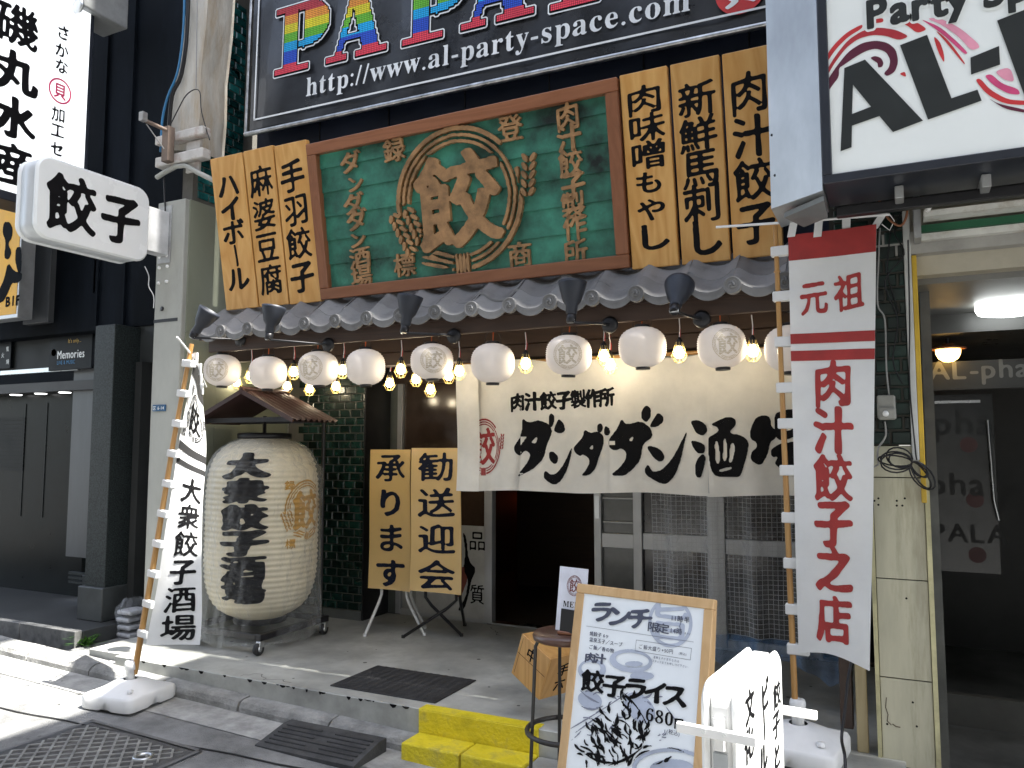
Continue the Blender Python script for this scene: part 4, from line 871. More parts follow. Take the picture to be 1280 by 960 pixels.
# dark clutter under the lightbox
UG = thing('sign_underframe', 'dark steel frame and brackets under the white AL- sign box', 'frame', AL(.3, -.1))
MB().box((AL(l_, 0).x + .03, YA + .20, AL(0, -.07).z), (2.2, YA + .24, AL(0, -.03).z), .004).build('beam', BLACKM, UG)
MB().box((AL(l_, 0).x + .03, YA + .42, AL(0, .02).z), (2.2, YR - .01, AL(0, .4).z), .004).build('back_panel', pmat('clutter_dark', (.035, .034, .032), .7, var=.4, scale=12, bump=.4), UG)
for x in (.02, .30, .62): MB().box((x, YA + .12, AL(0, -.05).z), (x + .03, YA + .3, AL(0, -.002).z), .003).build('bracket', GALV, UG)
mb = MB(); q = AL(l_, -.03); mb.prism([(q.x - .16, q.y + .16, q.z - .01), (q.x, q.y + .03, q.z + .0), (q.x + .0, q.y + .2, q.z - .02), (q.x - .1, q.y + .3, q.z - .02)], (0, 0, -.02)); mb.build('corner_plate', pmat('plate_dark', (.16, .17, .17), .5, .3), UG)
# loose cables
def cable(name_lab, pts, r, y, mat, cat='cable', n=6):
    P = [PY(p[0], p[1], y if len(p) < 3 else p[2]) for p in pts]; Q = []
    for i in range(len(P) - 1):
        for k in range(5):
            t = k / 5; a = P[max(i - 1, 0)]; b = P[i]; c = P[i + 1]; d = P[min(i + 2, len(P) - 1)]
            Q.append(.5 * ((2 * b) + (-a + c) * t + (2 * a - 5 * b + 4 * c - d) * t * t + (-a + 3 * b - 3 * c + d) * t ** 3))
    Q.append(P[-1]); return tag(MB().tube(Q, r, n).build('cable', mat), name_lab, cat)
BLUEC = pmat('blue_cable', (.02, .16, .34), .5); GREYC = pmat('grey_cable', (.30, .30, .29), .5)
cable('bright blue cable running down the stained pipe', [(231, -20), (229, 40), (222, 90), (210, 120), (203, 150), (201, 190)], .008, 3.70, BLUEC)
cable('thick black cable beside the bright blue one', [(236, -20), (233, 50), (226, 95), (215, 120), (211, 165)], .014, 3.71, BLACKM)
cable('thin dark wire looping across the stained pipe to the teal tiles', [(212, 158), (222, 138), (232, 120), (243, 112), (250, 116), (252, 140), (262, 175)], .004, 3.69, BLACKM)
cable('thin grey wire hanging straight down the stained pipe', [(247, -20), (246, 40), (245, 110)], .004, 3.71, GREYC)
cable('thin white wire looping under the lit gyoza sign', [(181, 333), (186, 345), (186, 358), (192, 370), (192, 385)], .003, 3.66, PVC)
cable('grey wire drooping down the dark tiles behind the banner', [(1100, 285), (1098, 330), (1097, 380), (1106, 400), (1108, 460), (1112, 500)], .0035, 3.60, GREYC)
cable('second grey wire across the dark tiles', [(1120, 250), (1112, 300), (1110, 345), (1124, 392)], .003, 3.60, BLACKM)
cable('thick black cable sagging under the left end of the AL- sign', [(1035, 252, 3.45), (1060, 262, 3.45), (1088, 252, 3.45), (1110, 262, 3.45), (1130, 245, 3.45)], .008, 3.45, BLACKM)
cable('brown flex looped beneath the AL- sign near the banner knot', [(1095, 240, 3.5), (1108, 270, 3.5), (1126, 282, 3.5), (1134, 262, 3.5), (1122, 244, 3.5)], .005, 3.5, BROWNW)
cable('thin black cable zigzagging down the dark tiles', [(1128, 262), (1118, 290), (1130, 318), (1106, 352), (1122, 400), (1116, 450), (1128, 480)], .003, 3.595, BLACKM)
cable('black wire down the off-white jamb to the cable coil', [(1135, 300), (1137, 400), (1137, 480), (1144, 560), (1146, 575)], .003, 3.58, BLACKM)
cable('grey lead from the wall socket to behind the banner', [(1106, 527), (1107, 545), (1098, 560), (1097, 572), (1098, 580), (1092, 584)], .004, 3.58, GREYC)
# steel bracket on the pipe
sb = thing('steel_bracket', 'rusty steel arm bracket sticking out of the clamp on the stained pipe', 'bracket', PY(205, 165, 3.6))
mb = MB(); mb.tube([PY(211, 164, 3.62), PY(182, 151, 3.45)], .014, 4); mb.build('arm', pmat('rusty_steel', (.20, .15, .12), .7, .2, dirt=.5), sb)
q = PY(179, 146, 3.43); MB().box((q.x - .02, q.y - .02, q.z - .03), (q.x + .02, q.y + .02, q.z + .03), .003).build('end_plate', GALV, sb)
MB().box((PY(205, 180, 3.62).x, 3.60, PY(205, 203, 3.62).z), (PY(213, 180, 3.62).x, 3.655, PY(205, 160, 3.62).z), .003).build('upright', MATS['rusty_steel'], sb)
MB().tube([PY(183, 155, 3.46), PY(205, 186, 3.6)], .004, 5).build('stay', GALV, sb)
# socket box + cable coil
so = thing('wall_socket', 'grey outdoor socket box with a plug on the dark green tiles', 'socket', PY(1107, 510, 3.6))
a, b = PY(1097, 524, 3.58), PY(1119, 494, 3.58); MB().box((a.x, 3.555, a.z), (b.x, 3.61, b.z), .006).build('box', pmat('socket_grey', (.28, .28, .25), .5), so)
a, b = PY(1098, 525, 3.55), PY(1120, 510, 3.55); MB().box((a.x, 3.52, a.z), (b.x, 3.554, b.z), .006).build('cover', MATS['socket_grey'], so)
q = PY(1107, 517, 3.5); MB().lathe([(.012, 0), (.012, -.02), (0, -.021)], (q.x, 3.519, q.z), 10, 'y').build('plug', PVC, so)
cc = MB(); rr = random.Random(5); base = PY(1140, 578, 3.56)
for k in range(9):
    a0 = rr.uniform(-.3, .5); ll = rr.uniform(.07, .13); ww = rr.uniform(.018, .04); pts = []; si = -1 if k < 5 else 1; an = (2.9 if k < 5 else -.95) + a0 * .6
    for j in range(17):
        t = 2 * math.pi * j / 16; u = (1 - math.cos(t)) / 2 * ll; v = math.sin(t) * ww
        pts.append((base.x + u * math.cos(an) - v * math.sin(an), 3.55 + .012 * math.sin(t * 2 + k) + k * .004 - .02, base.z + u * math.sin(an) + v * math.cos(an)))
    cc.tube(pts, .0035, 5)
tag(cc.build('cable_coil', BLACKM), 'bundle of coiled black cable tied at the edge of the cream pillar', 'cable')
# ------------------------------------------------------------------ tiled eave: every tile its own piece
er = thing('tiled_eave', 'grey wavy Japanese tile eave with round swirl end tiles above the lanterns', 'roof', (-2, 3.6, 2.24))
PIT_ = .2265; ZD = 2.236; RUN, RISE = .105, .075
def prof(s):   # s: 0..1 across a tile, roll at 0/1, trough in the middle-right
    return .029 * math.exp(-((s) / .20) ** 2) + .029 * math.exp(-((s - 1) / .16) ** 2) - .020 * math.sin(math.pi * min(1, max(0, (s - .12) / .82))) ** 1.2
def tile_mesh(front):
    mb = MB(); NU = 12; L = .135 if front else .15; th = .013
    top = lambda u, v: (u * PIT_, v * L * .82, prof(u) + v * L * .60)
    mb.grid(top, NU, 2)
    mb.grid(lambda u, v: (u * PIT_, 0 - .0, prof(u) - v * (th if not front else .027 + .011 * math.sin(math.pi * u))), NU, 1)
    mb.grid(lambda u, v: ((1 - u) * PIT_, v * L * .82, prof(1 - u) + v * L * .60 - th), NU, 1)
    if front:
        mb.grid(lambda u, v: ((1 - u) * PIT_, .012 * 1.0, prof(1 - u) - v * (.027 + .011 * math.sin(math.pi * u))), NU, 1)
        mb.grid(lambda u, v: (u * PIT_, .012 * v, prof(u) - (.027 + .011 * math.sin(math.pi * u))), NU, 1)
        mb.grid(lambda u, v: (u * PIT_, -.004, prof(u) - .006 - v * .006), NU, 1)
        c = (0, 0, .004); mb.lathe([(.041, .02), (.041, -.006), (.039, -.010), (.034, -.010), (.032, -.005), (0, -.005)], c, 20, 'y', smooth=False)
        for k in range(3):
            a0 = k * 2.094; pts = [((.006 + .019 * t) * math.cos(a0 + t * 3.0), -.006, .004 + (.006 + .019 * t) * math.sin(a0 + t * 3.0)) for t in (0, .25, .5, .75, 1)]
            mb.tube(pts, [.008, .0065, .005, .003, .0015], 5)
    return mb
pf = tile_mesh(True).build('eave_tile', KAWARA, er, kind=None); pr_ = tile_mesh(False).build('roof_tile', KAWARA, er)
mf, mr_ = pf.data, pr_.data
for m_ in (mf, mr_):
    for v in m_.vertices: v.co += Vector((ORG[er.name]))   # undo the shift made at build: these meshes are local
def tl(name, me, x, row):
    o = bpy.data.objects.new(name, me); COL.objects.link(o); o.parent = er
    o.location = Vector((x, 3.60 + row * RUN, ZD + row * RISE + (0 if row == 0 else .006))) - ORG[er.name]; o.rotation_euler = (random.gauss(0, .022), random.gauss(0, .014), random.gauss(0, .014)); o.location.y += random.gauss(0, .002); return o
x = -3.145 - PIT_ * 4
i = 0
while x < -.25:
    for row in (2, 1, 0):
        if i == 0 and row == 0: pf.location = Vector((x, 3.60, ZD)) - ORG[er.name]
        elif i == 0 and row == 1: pr_.location = Vector((x, 3.60 + RUN, ZD + RISE + .006)) - ORG[er.name]
        else: tl('eave_tile' if row == 0 else 'roof_tile', mf if row == 0 else mr_, x, row)
    x += PIT_; i += 1
MB().box((-4.06, 3.64, 2.20), (-.1, 3.93, 2.225)).build('roof_deck', DKWOOD, er)
MB().prism([(-4.05, 3.66, 2.225), (-4.05, 3.95, 2.225), (-4.05, 3.95, 2.39)], (3.95, 0, 0)).build('roof_bed', BLACKM, er)
# ================================================================== SPOTLIGHTS, LANTERNS AND BULBS
SPM = pmat('spot_blue_black', (.016, .020, .030), .5, .1, var=.1)
def spot(px, py, tilt, back, base_px, lab):
    c = PY(px, py, 3.44); t = thing('spotlight', lab, 'spotlight', c, 'black cone spotlights along the eave')
    M = Matrix.Translation(c) @ Matrix.Rotation(tilt, 4, 'Y') @ Matrix.Rotation(back, 4, 'X') @ Matrix.Scale(1.12, 4)
    MB(M).lathe([(.020, -.075), (.024, -.07), (.026, -.035), (.040, -.015), (.060, .055), (.062, .068), (.058, .068), (.055, .05), (.02, .0), (0, .0)], (0, 0, 0), 24).build('lamp_shade', SPM, t)
    MB(M).lathe([(.017, -.11), (.021, -.105), (.021, -.074), (.014, -.072)], (0, 0, 0), 14).build('lamp_holder', BLACKM, t)
    e = M @ Vector((0, 0, -.10)); bq = PY(base_px[0], base_px[1], 3.655)
    MB().tube([e, e + Vector((.02, 0, -.012)), Vector((bq.x - .02, 3.60, bq.z)), Vector((bq.x, 3.652, bq.z))], .007, 6).build('arm', BLACKM, t)
    MB().lathe([(.042, 0), (.042, -.010), (.03, -.018), (0, -.02)], (bq.x, 3.662, bq.z), 20, 'y').build('base_plate', BLACKM, t)
    MB().lathe([(.013, -.02), (.013, .02), (0, .021)], e, 8, 'x').build('swivel_screw', STEEL, t)
    return t
spot(254, 401, .55, -.2, (300, 425), 'black cone spotlight at the far left end of the eave, tipped over to the right')
spot(340, 399, .10, -.1, (410, 431), 'black cone spotlight under the left planks, second from the left')
spot(510, 388, .12, -.1, (567, 420), 'black cone spotlight below the green signboard left of its crest centre')
spot(715, 372, .0, -.1, (762, 406), 'black cone spotlight below the right corner of the green signboard')
spot(847, 369, -.05, -.75, (877, 399), 'black cone spotlight below the right planks, aimed back at the wall')
PAPER = pmat('lantern_paper', (.76, .73, .71), .8, var=.04, scale=6, trans=.35, spec=.2, emit=(1, .86, .74), estr=.04)
def lrad(z, R_=.115, H=.103): t = max(-1, min(1, z / H)); return R_ * (1 - abs(t) ** 2.7) ** (1 / 2.1) * .86 + R_ * .14 * (1 - abs(t) ** 2) ** .3
LANT = {}
def lantern(px, py, print_, lab):
    c = PY(px, py, 3.70); key = print_
    if key in LANT:
        t = copy_tree(LANT[key]); t.location = c; t['label'] = lab; t.rotation_euler = (random.uniform(-.03, .03), random.uniform(-.06, .06), random.uniform(-.22, .22)); sc__ = random.uniform(.96, 1.04); t.scale = (sc__, sc__, random.uniform(.95, 1.05)); return t
    t = thing('paper_lantern', lab, 'lantern', c, 'small white paper lanterns hanging under the eave'); LANT[key] = t
    n = 19; prf = []
    for i in range(n * 2 + 1):
        z = -.101 + .202 * i / (n * 2); prf.append((max(.034, lrad(z)) + (.0021 if i % 2 else -.0016), z))
    MB().lathe(prf, c, 40).build('paper_body', PAPER, t)
    MB().lathe([(.036, .099), (.038, .102), (.038, .111), (.034, .113), (.02, .113)], c, 20).build('top_ring', BLACKM, t)
    MB().lathe([(.034, -.113), (.036, -.111), (.036, -.099), (.030, -.098)], c, 20).build('bottom_ring', BLACKM, t)
    MB().tube([c + Vector((.046 * math.sin(a), 0, .098 + .068 * math.cos(a) ** .6 if math.cos(a) > 0 else .098)) for a in [(-90 + 180 * k / 12) * math.pi / 180 for k in range(13)]], .0018, 5).build('hanging_wire', BLACKM, t)
    MB().tube([c + Vector((0, 0, .10)), c + Vector((.002, 0, .165)), c + Vector((0, .01, .20))], .0035, 6).build('cord', pmat('orange_cord', (.55, .12, .03), .6), t)
    MB().box(c + Vector((-.012, -.006, .160)), c + Vector((.012, .006, .170))).build('hook', BLACKM, t)
    if print_:
        mb = MB(); a0 = math.atan2(-c.y, -c.x) + R(-20)
        def sf(x, y, o):
            a = a0 + x / .115; r = lrad(y) + .0015 + o; return c + Vector((r * math.cos(a), r * math.sin(a), y))
        emblem(mb, 0, -.004, .072, .072, sf, .0, 0, 110, wheat=False); mb.build('printed_crest', pmat('print_taupe', (.50, .44, .34), .7), t)
    return t
LP = ((278, 463, 1, 'first small lantern from the left, printed with the dumpling crest'), (335, 466, 0, 'plain small lantern above the roof of the giant lantern'), (398, 461, 1, 'small crest printed lantern right of the giant lantern roof'),
      (457, 459, 0, 'plain small lantern in front of the dark tile wall, fourth from the left'), (540, 452, 1, 'crest printed small lantern at the left edge of the cloth curtain'), (616, 454, 0, 'plain small lantern in front of the red crest panel of the curtain'),
      (711, 444, 1, 'crest printed small lantern above the small curtain lettering'), (803, 434, 0, 'plain small lantern above the middle of the curtain, eighth from the left'), (902, 433, 1, 'largest looking crest printed small lantern, ninth from the left'), (989, 436, 0, 'plain small lantern half hidden behind the red and white banner'))
for a in LP: lantern(*a)
BULBM = glow('bulb_glow', (1, .85, .60), 13); WIREM = pmat('brass_wire', (.60, .46, .16), .35, .7)
BP = None
def cage_bulb(px, py, y, lab, grp):
    global BP
    c = PY(px, py, y)
    if BP: t = copy_tree(BP); t.location = c; t['label'] = lab; t['group'] = grp; t.rotation_euler = (random.uniform(-.06, .06), random.uniform(-.05, .05), random.uniform(0, 1)); return t
    t = thing('cage_bulb', lab, 'light bulb', c, grp); BP = t
    MB().lathe([(0, -.026), (.014, -.023), (.0225, -.012), (.0235, 0), (.019, .013), (.012, .024), (.011, .030)], c, 16).build('bulb', BULBM, t)
    MB().lathe([(.012, .030), (.014, .034), (.016, .060), (.010, .066), (.006, .075), (0, .075)], c, 12).build('bulb_socket', BLACKM, t)
    mb = MB()
    for k in range(8):
        a = k * math.pi / 4; P = [(.016, .052), (.032, -.004), (.039, -.012), (.020, -.046)]
        mb.tube([c + Vector((r * math.cos(a), r * math.sin(a), z)) for r, z in P], .0013, 4)
    for r, z in ((.0395, -.012), (.020, -.046)): mb.tube([c + Vector((r * math.cos(2 * math.pi * k / 16), r * math.sin(2 * math.pi * k / 16), z)) for k in range(17)], .0013, 4)
    mb.build('wire_cage', WIREM, t)
    MB().tube([c + Vector((0, 0, .07)), c + Vector((.003, 0, .12)), c + Vector((-.002, 0, .17))], .0025, 5).build('white_wire', PVC, t)
    MB().tube([c + Vector((.004, 0, .07)), c + Vector((.008, .002, .10)), c + Vector((.0, .003, .17))], .002, 5).build('red_wire', REDP, t)
    return t
G1, G2 = 'caged bulbs hanging between the lanterns', 'small caged bulbs in the back row'
for px, py, l in ((367, 465, 'caged bulb between the lantern above the little roof and the next printed one'), (428, 463, 'caged bulb peeking between the third and fourth lanterns'), (501, 462, 'caged bulb in the gap left of the lantern at the curtain edge'), (574, 464, 'caged bulb right of the lantern at the curtain edge'), (657, 455, 'caged bulb above the beginning of the small curtain lettering'), (755, 445, 'caged bulb right of the lantern over the small curtain lettering'), (849, 441, 'caged bulb left of the largest looking printed lantern'), (941, 439, 'caged bulb right of the largest looking printed lantern'), (313, 470, 'caged bulb between the first two lanterns on the left')):
    cage_bulb(px, py, 3.72, l, G1)
for px, py, l in ((359, 483, 'back row bulb just above the right slope of the little roof'), (387, 486, 'back row bulb below the third lantern on its left'), (420, 483, 'back row bulb below the third lantern on its right'), (487, 479, 'back row bulb above the yellow card signs, leftmost'), (520, 474, 'back row bulb touching the left of the lantern at the curtain edge'), (561, 470, 'back row bulb touching the right of the lantern at the curtain edge'), (538, 487, 'lowest back row bulb under the lantern at the curtain edge'), (763, 456, 'back row bulb low behind the curtain top near the plain lantern'), (296, 478, 'back row bulb between the first two lanterns, low')):
    cage_bulb(px, py, 4.15 if px < 600 else 3.84, l, G2)
# ------------------------------------------------------------------ cloth curtain
YC = 3.985
nr = thing('shop_curtain', 'cream cloth shop curtain with big black brushed lettering hanging across the entrance', 'curtain', PY(780, 540, YC))
NX = lambda p: PY(p, 540, YC).x
zt_ = PY(760, 455, YC).z + .05; 
slits = [NX(p) for p in (598, 653, 762, 885)]
def wave(x, z):
    d = max(0., min(1., (zt_ - z) / .7)); w = .014 * math.sin(x * 11 + .6) * (.4 + d) + .007 * math.sin(x * 27 + 2 * z) * d + .012 * math.sin(x * 4.3 + 1) + .004 * math.sin(z * 16 + x * 5) * d
    for s_, k in zip(slits, (1.2, .7, .4, 1.4)): w -= .022 * k * d * d * math.exp(-((x - s_) / .05) ** 2) * (1 if x > s_ else -.7)
    return w
def csurf(x, z, o): return Vector((x, YC + wave(x, z) - o, z))
def zbot(x): return PY(600, 613, YC).z + (PY(940, 620, YC).z - PY(600, 613, YC).z) * (x - NX(600)) / (NX(940) - NX(600)) + .006 * math.sin(x * 9)
xs_ = [NX(574)] + slits + [NX(1015)]
for i, (a, b) in enumerate(zip(xs_[:-1], xs_[1:])):
    g_ = .004 if i in (3,) else .0015
    mb = MB()
    def fn(u, v, a=a, b=b, i=i):
        gap = (.0015 if i != 4 else .014) * (1 - v) ** 3; gr = (.0015 if i != 3 else .004) * (1 - v) ** 3
        x = a + gap * (1 if i else 0) + (b - gr - a - gap) * u; z0 = zbot(x); zt2 = zt_ + .02 * math.sin(x * 6) * 0 - .035 * (abs(math.sin((x + .1) * 5.2)) ** 2); return csurf(x, z0 + (zt2 - z0) * v, 0)
    mb.grid(fn, max(6, int((b - a) * 60)), 24); mb.build('cloth_panel', NOREN, nr)
    mb = MB(); mb.grid(lambda u, v, a=a, b=b: csurf(a + .003 + (b - a - .006) * u, zbot(a + (b - a) * u) + .018 * v, -.0015), 30, 1); mb.build('hem', NOREN, nr)
# folded extra leaf at the left end
mb = MB(); mb.grid(lambda u, v: Vector((NX(574) + (NX(602) - NX(574)) * u, YC - .03 - .02 * math.sin(u * 3) + .012 * math.sin(v * 5), zbot(NX(588)) + .002 + (zt_ - .02 - zbot(NX(588))) * v)), 8, 20); mb.build('cloth_panel', NOREN, nr)
MB().tube([(NX(570), YC + .012, zt_ - .012), (-.05, YC + .012, zt_ - .012)], .011, 8).build('curtain_rod', BAMBOO, nr)
def cpx(x, y): v = PY(x, y, YC - .003); return (v.x, v.z)
def ctr(pts, ox=640, oy=480): return [cpx(ox + a / 4, oy + b / 4) for a, b in pts]
strokes = [
 [[(60, 170), (90, 195), (140, 180), (185, 200), (200, 240), (175, 300), (160, 370), (120, 420), (60, 455), (28, 465), (60, 430), (90, 385), (100, 350), (75, 330), (50, 360), (25, 350), (12, 320), (30, 290), (50, 260), (60, 230)], [(100, 292), (135, 258), (125, 300)]],
 [[(188, 140), (210, 160), (205, 200), (190, 225), (180, 190)]], [[(230, 170), (255, 200), (262, 235), (235, 250), (203, 235), (215, 200)]],
 [[(180, 342), (200, 335), (225, 365), (218, 395), (205, 403), (185, 380)]], [[(165, 430), (158, 465), (180, 490), (210, 508), (240, 480), (270, 420), (290, 350), (298, 303), (280, 340), (250, 400), (215, 448), (190, 455), (175, 440)]],
 [[(358, 225), (385, 245), (430, 235), (460, 265), (455, 310), (430, 370), (415, 420), (385, 455), (335, 462), (365, 430), (385, 390), (375, 365), (350, 352), (335, 362), (310, 345), (300, 320), (325, 295), (350, 265)], [(380, 322), (405, 298), (400, 330)]],
 [[(425, 200), (445, 195), (455, 222), (438, 250), (420, 230)]], [[(465, 205), (490, 225), (495, 250), (470, 262), (455, 240)]],
 [[(548, 170), (570, 205), (640, 183), (690, 220), (700, 265), (650, 300), (640, 380), (600, 430), (560, 462), (495, 455), (540, 420), (570, 380), (575, 345), (550, 320), (520, 335), (490, 320), (480, 290), (500, 260), (530, 220)], [(580, 282), (608, 256), (600, 290)]],
 [[(670, 103), (692, 125), (690, 165), (665, 197), (640, 165), (645, 130)]], [[(725, 140), (752, 160), (752, 190), (720, 215), (680, 218), (700, 180)]],
 [[(665, 308), (720, 315), (755, 345), (758, 380), (735, 392), (700, 365)]], [[(678, 398), (655, 430), (670, 460), (720, 490), (765, 505), (810, 460), (840, 380), (860, 280), (882, 212), (840, 290), (800, 370), (745, 432), (700, 440), (685, 420)]],
 [[(888, 185), (930, 178), (968, 200), (982, 235), (955, 262), (920, 245), (905, 215)]], [[(888, 280), (940, 290), (968, 310), (965, 345), (930, 350), (905, 320)]], [[(912, 440), (920, 380), (958, 345), (970, 370), (960, 420), (945, 470), (925, 470)]],
 [[(995, 205), (1040, 180), (1085, 162), (1120, 175), (1125, 205), (1090, 240), (1105, 250), (1150, 255), (1188, 290), (1180, 350), (1165, 400), (1155, 440), (1140, 467), (1030, 464), (1005, 430), (990, 350), (985, 270), (1010, 255), (1040, 235), (1030, 215)], [(1018, 290), (1033, 280), (1046, 360), (1042, 400), (1026, 395)], [(1062, 268), (1072, 268), (1082, 340), (1074, 390), (1058, 385)], [(1095, 300), (1112, 290), (1118, 330), (1104, 390), (1088, 400)], [(1038, 428), (1100, 412), (1110, 424), (1045, 440)]],
 [[(1205, 200), (1225, 165), (1265, 155), (1290, 165), (1300, 220), (1330, 230), (1320, 270), (1290, 290), (1280, 350), (1245, 412), (1195, 380), (1200, 340), (1225, 320), (1225, 290), (1200, 280), (1190, 250)]],
 [[(1310, 150), (1360, 130), (1440, 120), (1450, 240), (1400, 270), (1340, 285), (1312, 260)], [(1345, 190), (1400, 175), (1402, 190), (1347, 205)], [(1345, 225), (1400, 213), (1402, 228), (1350, 240)]],
 [[(1290, 330), (1340, 296), (1440, 285), (1470, 330), (1450, 420), (1400, 440), (1380, 400), (1350, 430), (1310, 400), (1330, 360), (1300, 370)]]]
mb = MB()
for i, lp in enumerate(strokes): flat_poly(mb, [ctr(l) for l in lp], csurf, .0022 + i * 5e-5, .0042, sm=1)
mb.build('large_lettering', INK, nr)
mb = MB(); it = []
for k, ch in enumerate('肉汁餃子製作所'):
    x, y = cpx(640 + (52 + k * 73 - 18) / 4, 480 + (92 - k * 4.6) / 4); it.append((ch, x, y,   .094, .105, .03))
letters(mb, it, csurf, 'heavy', 72, .0022); mb.build('small_lettering', INK, nr)
mb = MB(); x, y = cpx(605, 558); emblem(mb, x, y, .112, .155, csurf, .0024, 0, 130)
mb.build('printed_crest', RED, nr)
# ------------------------------------------------------------------ clear netted weather sheet behind/under the curtain
YS = 3.93
ws = thing('clear_weather_sheet', 'clear plastic weather sheet with thread net and bluish bottom right of the door', 'plastic sheet', PY(920, 750, YS))
xa, xb = PY(803, 700, YS).x + .0, PY(1058, 700, YS).x; z1 = 1.98; z0 = PY(1000, 868, YS).z
def sh(x, z, o): 
    return Vector((x, YS + .17 + .022 * math.sin(x * 31) + .010 * math.sin(x * 63 + z * 3) + .012 * math.sin(z * 5 + x * 8) - o, z))
mb = MB(); mb.grid(lambda u, v: sh(xa + (xb - xa) * u, z0 + .20 + (z1 - z0 - .2) * v, 0), 90, 30); mb.build('clear_film', film('clear_pvc', (.30, .31, .32), .10, .09, 9.), ws)
mb = MB(); mb.grid(lambda u, v: sh(xa + (xb - xa) * u, z0 + .10 * abs(math.sin(u * 7)) * (1 - v) + (.198) * v, 0), 90, 8); mb.build('blue_skirt', film('blue_pvc', (.10, .20, .36), .35, .1, 9.), ws)
mb = MB(); NT = pmat('net_thread', (.34, .34, .34), .6)
nxn, nzn = int((xb - xa) / .0235), int((z1 - z0 - .2) / .0235)
for i in range(nxn + 1):
    x = xa + i * .0235; vs = []
    for j in range(21):
        z = z0 + .2 + (z1 - z0 - .2) * j / 20; vs += [sh(x - .0009, z, .001), sh(x + .0009, z, .001)]
    mb.add(vs, [(2 * j, 2 * j + 1, 2 * j + 3, 2 * j + 2) for j in range(20)])
for i in range(nzn + 1):
    z = z0 + .2 + i * .0235; vs = []
    for j in range(71):
        x = xa + (xb - xa) * j / 70; vs += [sh(x, z - .0009, .001), sh(x, z + .0009, .001)]
    mb.add(vs, [(2 * j, 2 * j + 2, 2 * j + 3, 2 * j + 1) for j in range(70)])
mb.build('net', NT, ws, kind='stuff')
# ------------------------------------------------------------------ poster on the glass
po = thing('glass_poster', 'white poster with brushed drawing and two characters on the glass behind the cards', 'poster', PY(560, 715, 5.07))
a, b = PY(520, 765, 5.07), PY(606, 658, 5.07); MB().box((a.x, 5.068, a.z), (b.x, 5.0715, b.z)).build('sheet', pmat('poster_paper', (.50, .50, .48), .5), po)
q = PY(596, 676, 5.06); mb = MB(); letters(mb, [('品', q.x, q.z, .15, .15)], facade(5.068), 'thin', 50); q = PY(596, 743, 5.06); letters(mb, [('質', q.x, q.z, .13, .15)], facade(5.068), 'thin', 50)
def pp(l): return [(PY(320 + a / 4, b, 5.06).x, PY(320 + a / 4, b, 5.06).z) for a, b in l]
flat_poly(mb, [pp([(1030, 662), (1050, 672), (1060, 700), (1100, 712), (1075, 725), (1060, 745), (1040, 762), (1000, 765), (1045, 748), (1060, 725), (1035, 712), (1045, 690)])], facade(5.068), .002, .006, 1); mb.build('ink_drawing', INK, po)
mb = MB(); flat_poly(mb, [pp([(990, 722), (1040, 705), (1060, 722), (1020, 748), (985, 745)])], facade(5.068), .0012, .006, 1); mb.build('red_wash', pmat('wash_brown', (.22, .05, .03), .6), po)
# ------------------------------------------------------------------ yellow card signs on tube stands
CARD = pmat('yellow_card', (.62, .42, .16), .35, var=.06, scale=2, coat=.3)
def card_sign(pl, pr, pt, pb, y, text, lab, legm, feet):
    a = PY(pl, pb, y); b = PY(pr, pt, y); t = thing('card_sign', lab, 'sign', ((a.x + b.x) / 2, y, .25))
    w = b.x - a.x
    f = lambda u, v, o=0.: Vector((a.x + w * u, y + .010 * math.sin(u * 3.1 + v) + .006 * math.sin(v * 6) - o, a.z + (b.z - a.z) * v))
    mb = MB(); mb.grid(lambda u, v: f(u, v), 8, 16); mb.grid(lambda u, v: f(1 - u, v, -.006), 8, 16)
    mb.build('card', CARD, t)
    mb = MB(); n = len(text); it = [(ch, w * .5 + .004, (b.z - a.z) * (1 - (i + .52) / n), w * .78, (b.z - a.z) / n * .86) for i, ch in enumerate(text)]
    letters(mb, it, lambda x, z, o: f(x / w, z / (b.z - a.z), o), 'brush', 60, .002); mb.build('lettering', INKB, t)
    xs = [(a.x + w * .27), (a.x + w * .87)]
    for k, (fx, fy) in enumerate(feet):
        foot = PZ(fx, fy, .258); top = Vector((xs[min(k, 1) if k < 2 else 1], y + .03 + (.05 if k > 1 else 0), a.z + .25)); mid = Vector((top.x, top.y, a.z - .04))
        MB().tube([top, mid, mid.lerp(foot, .16) + Vector((0, 0, -.012)), foot], .0105, 8).build('leg', legm, t); 
        MB().lathe([(.013, 0), (.013, .018)], (foot.x, foot.y, .251), 8).build('foot_cap', PVC if legm is not BLACKM else RUBBER, t)
card_sign(460, 514, 562, 735, 4.50, '承ります', 'yellow card sign reading 承ります on white tube legs', pmat('white_tube', (.62, .62, .60), .35), ((456, 794), (530, 793), (531, 784)))
card_sign(512, 577, 560, 738, 4.42, '勧送迎会', 'yellow card sign reading 勧送迎会 on crossed black legs', BLACKM, ((577, 794), (504, 796), (581, 781)))
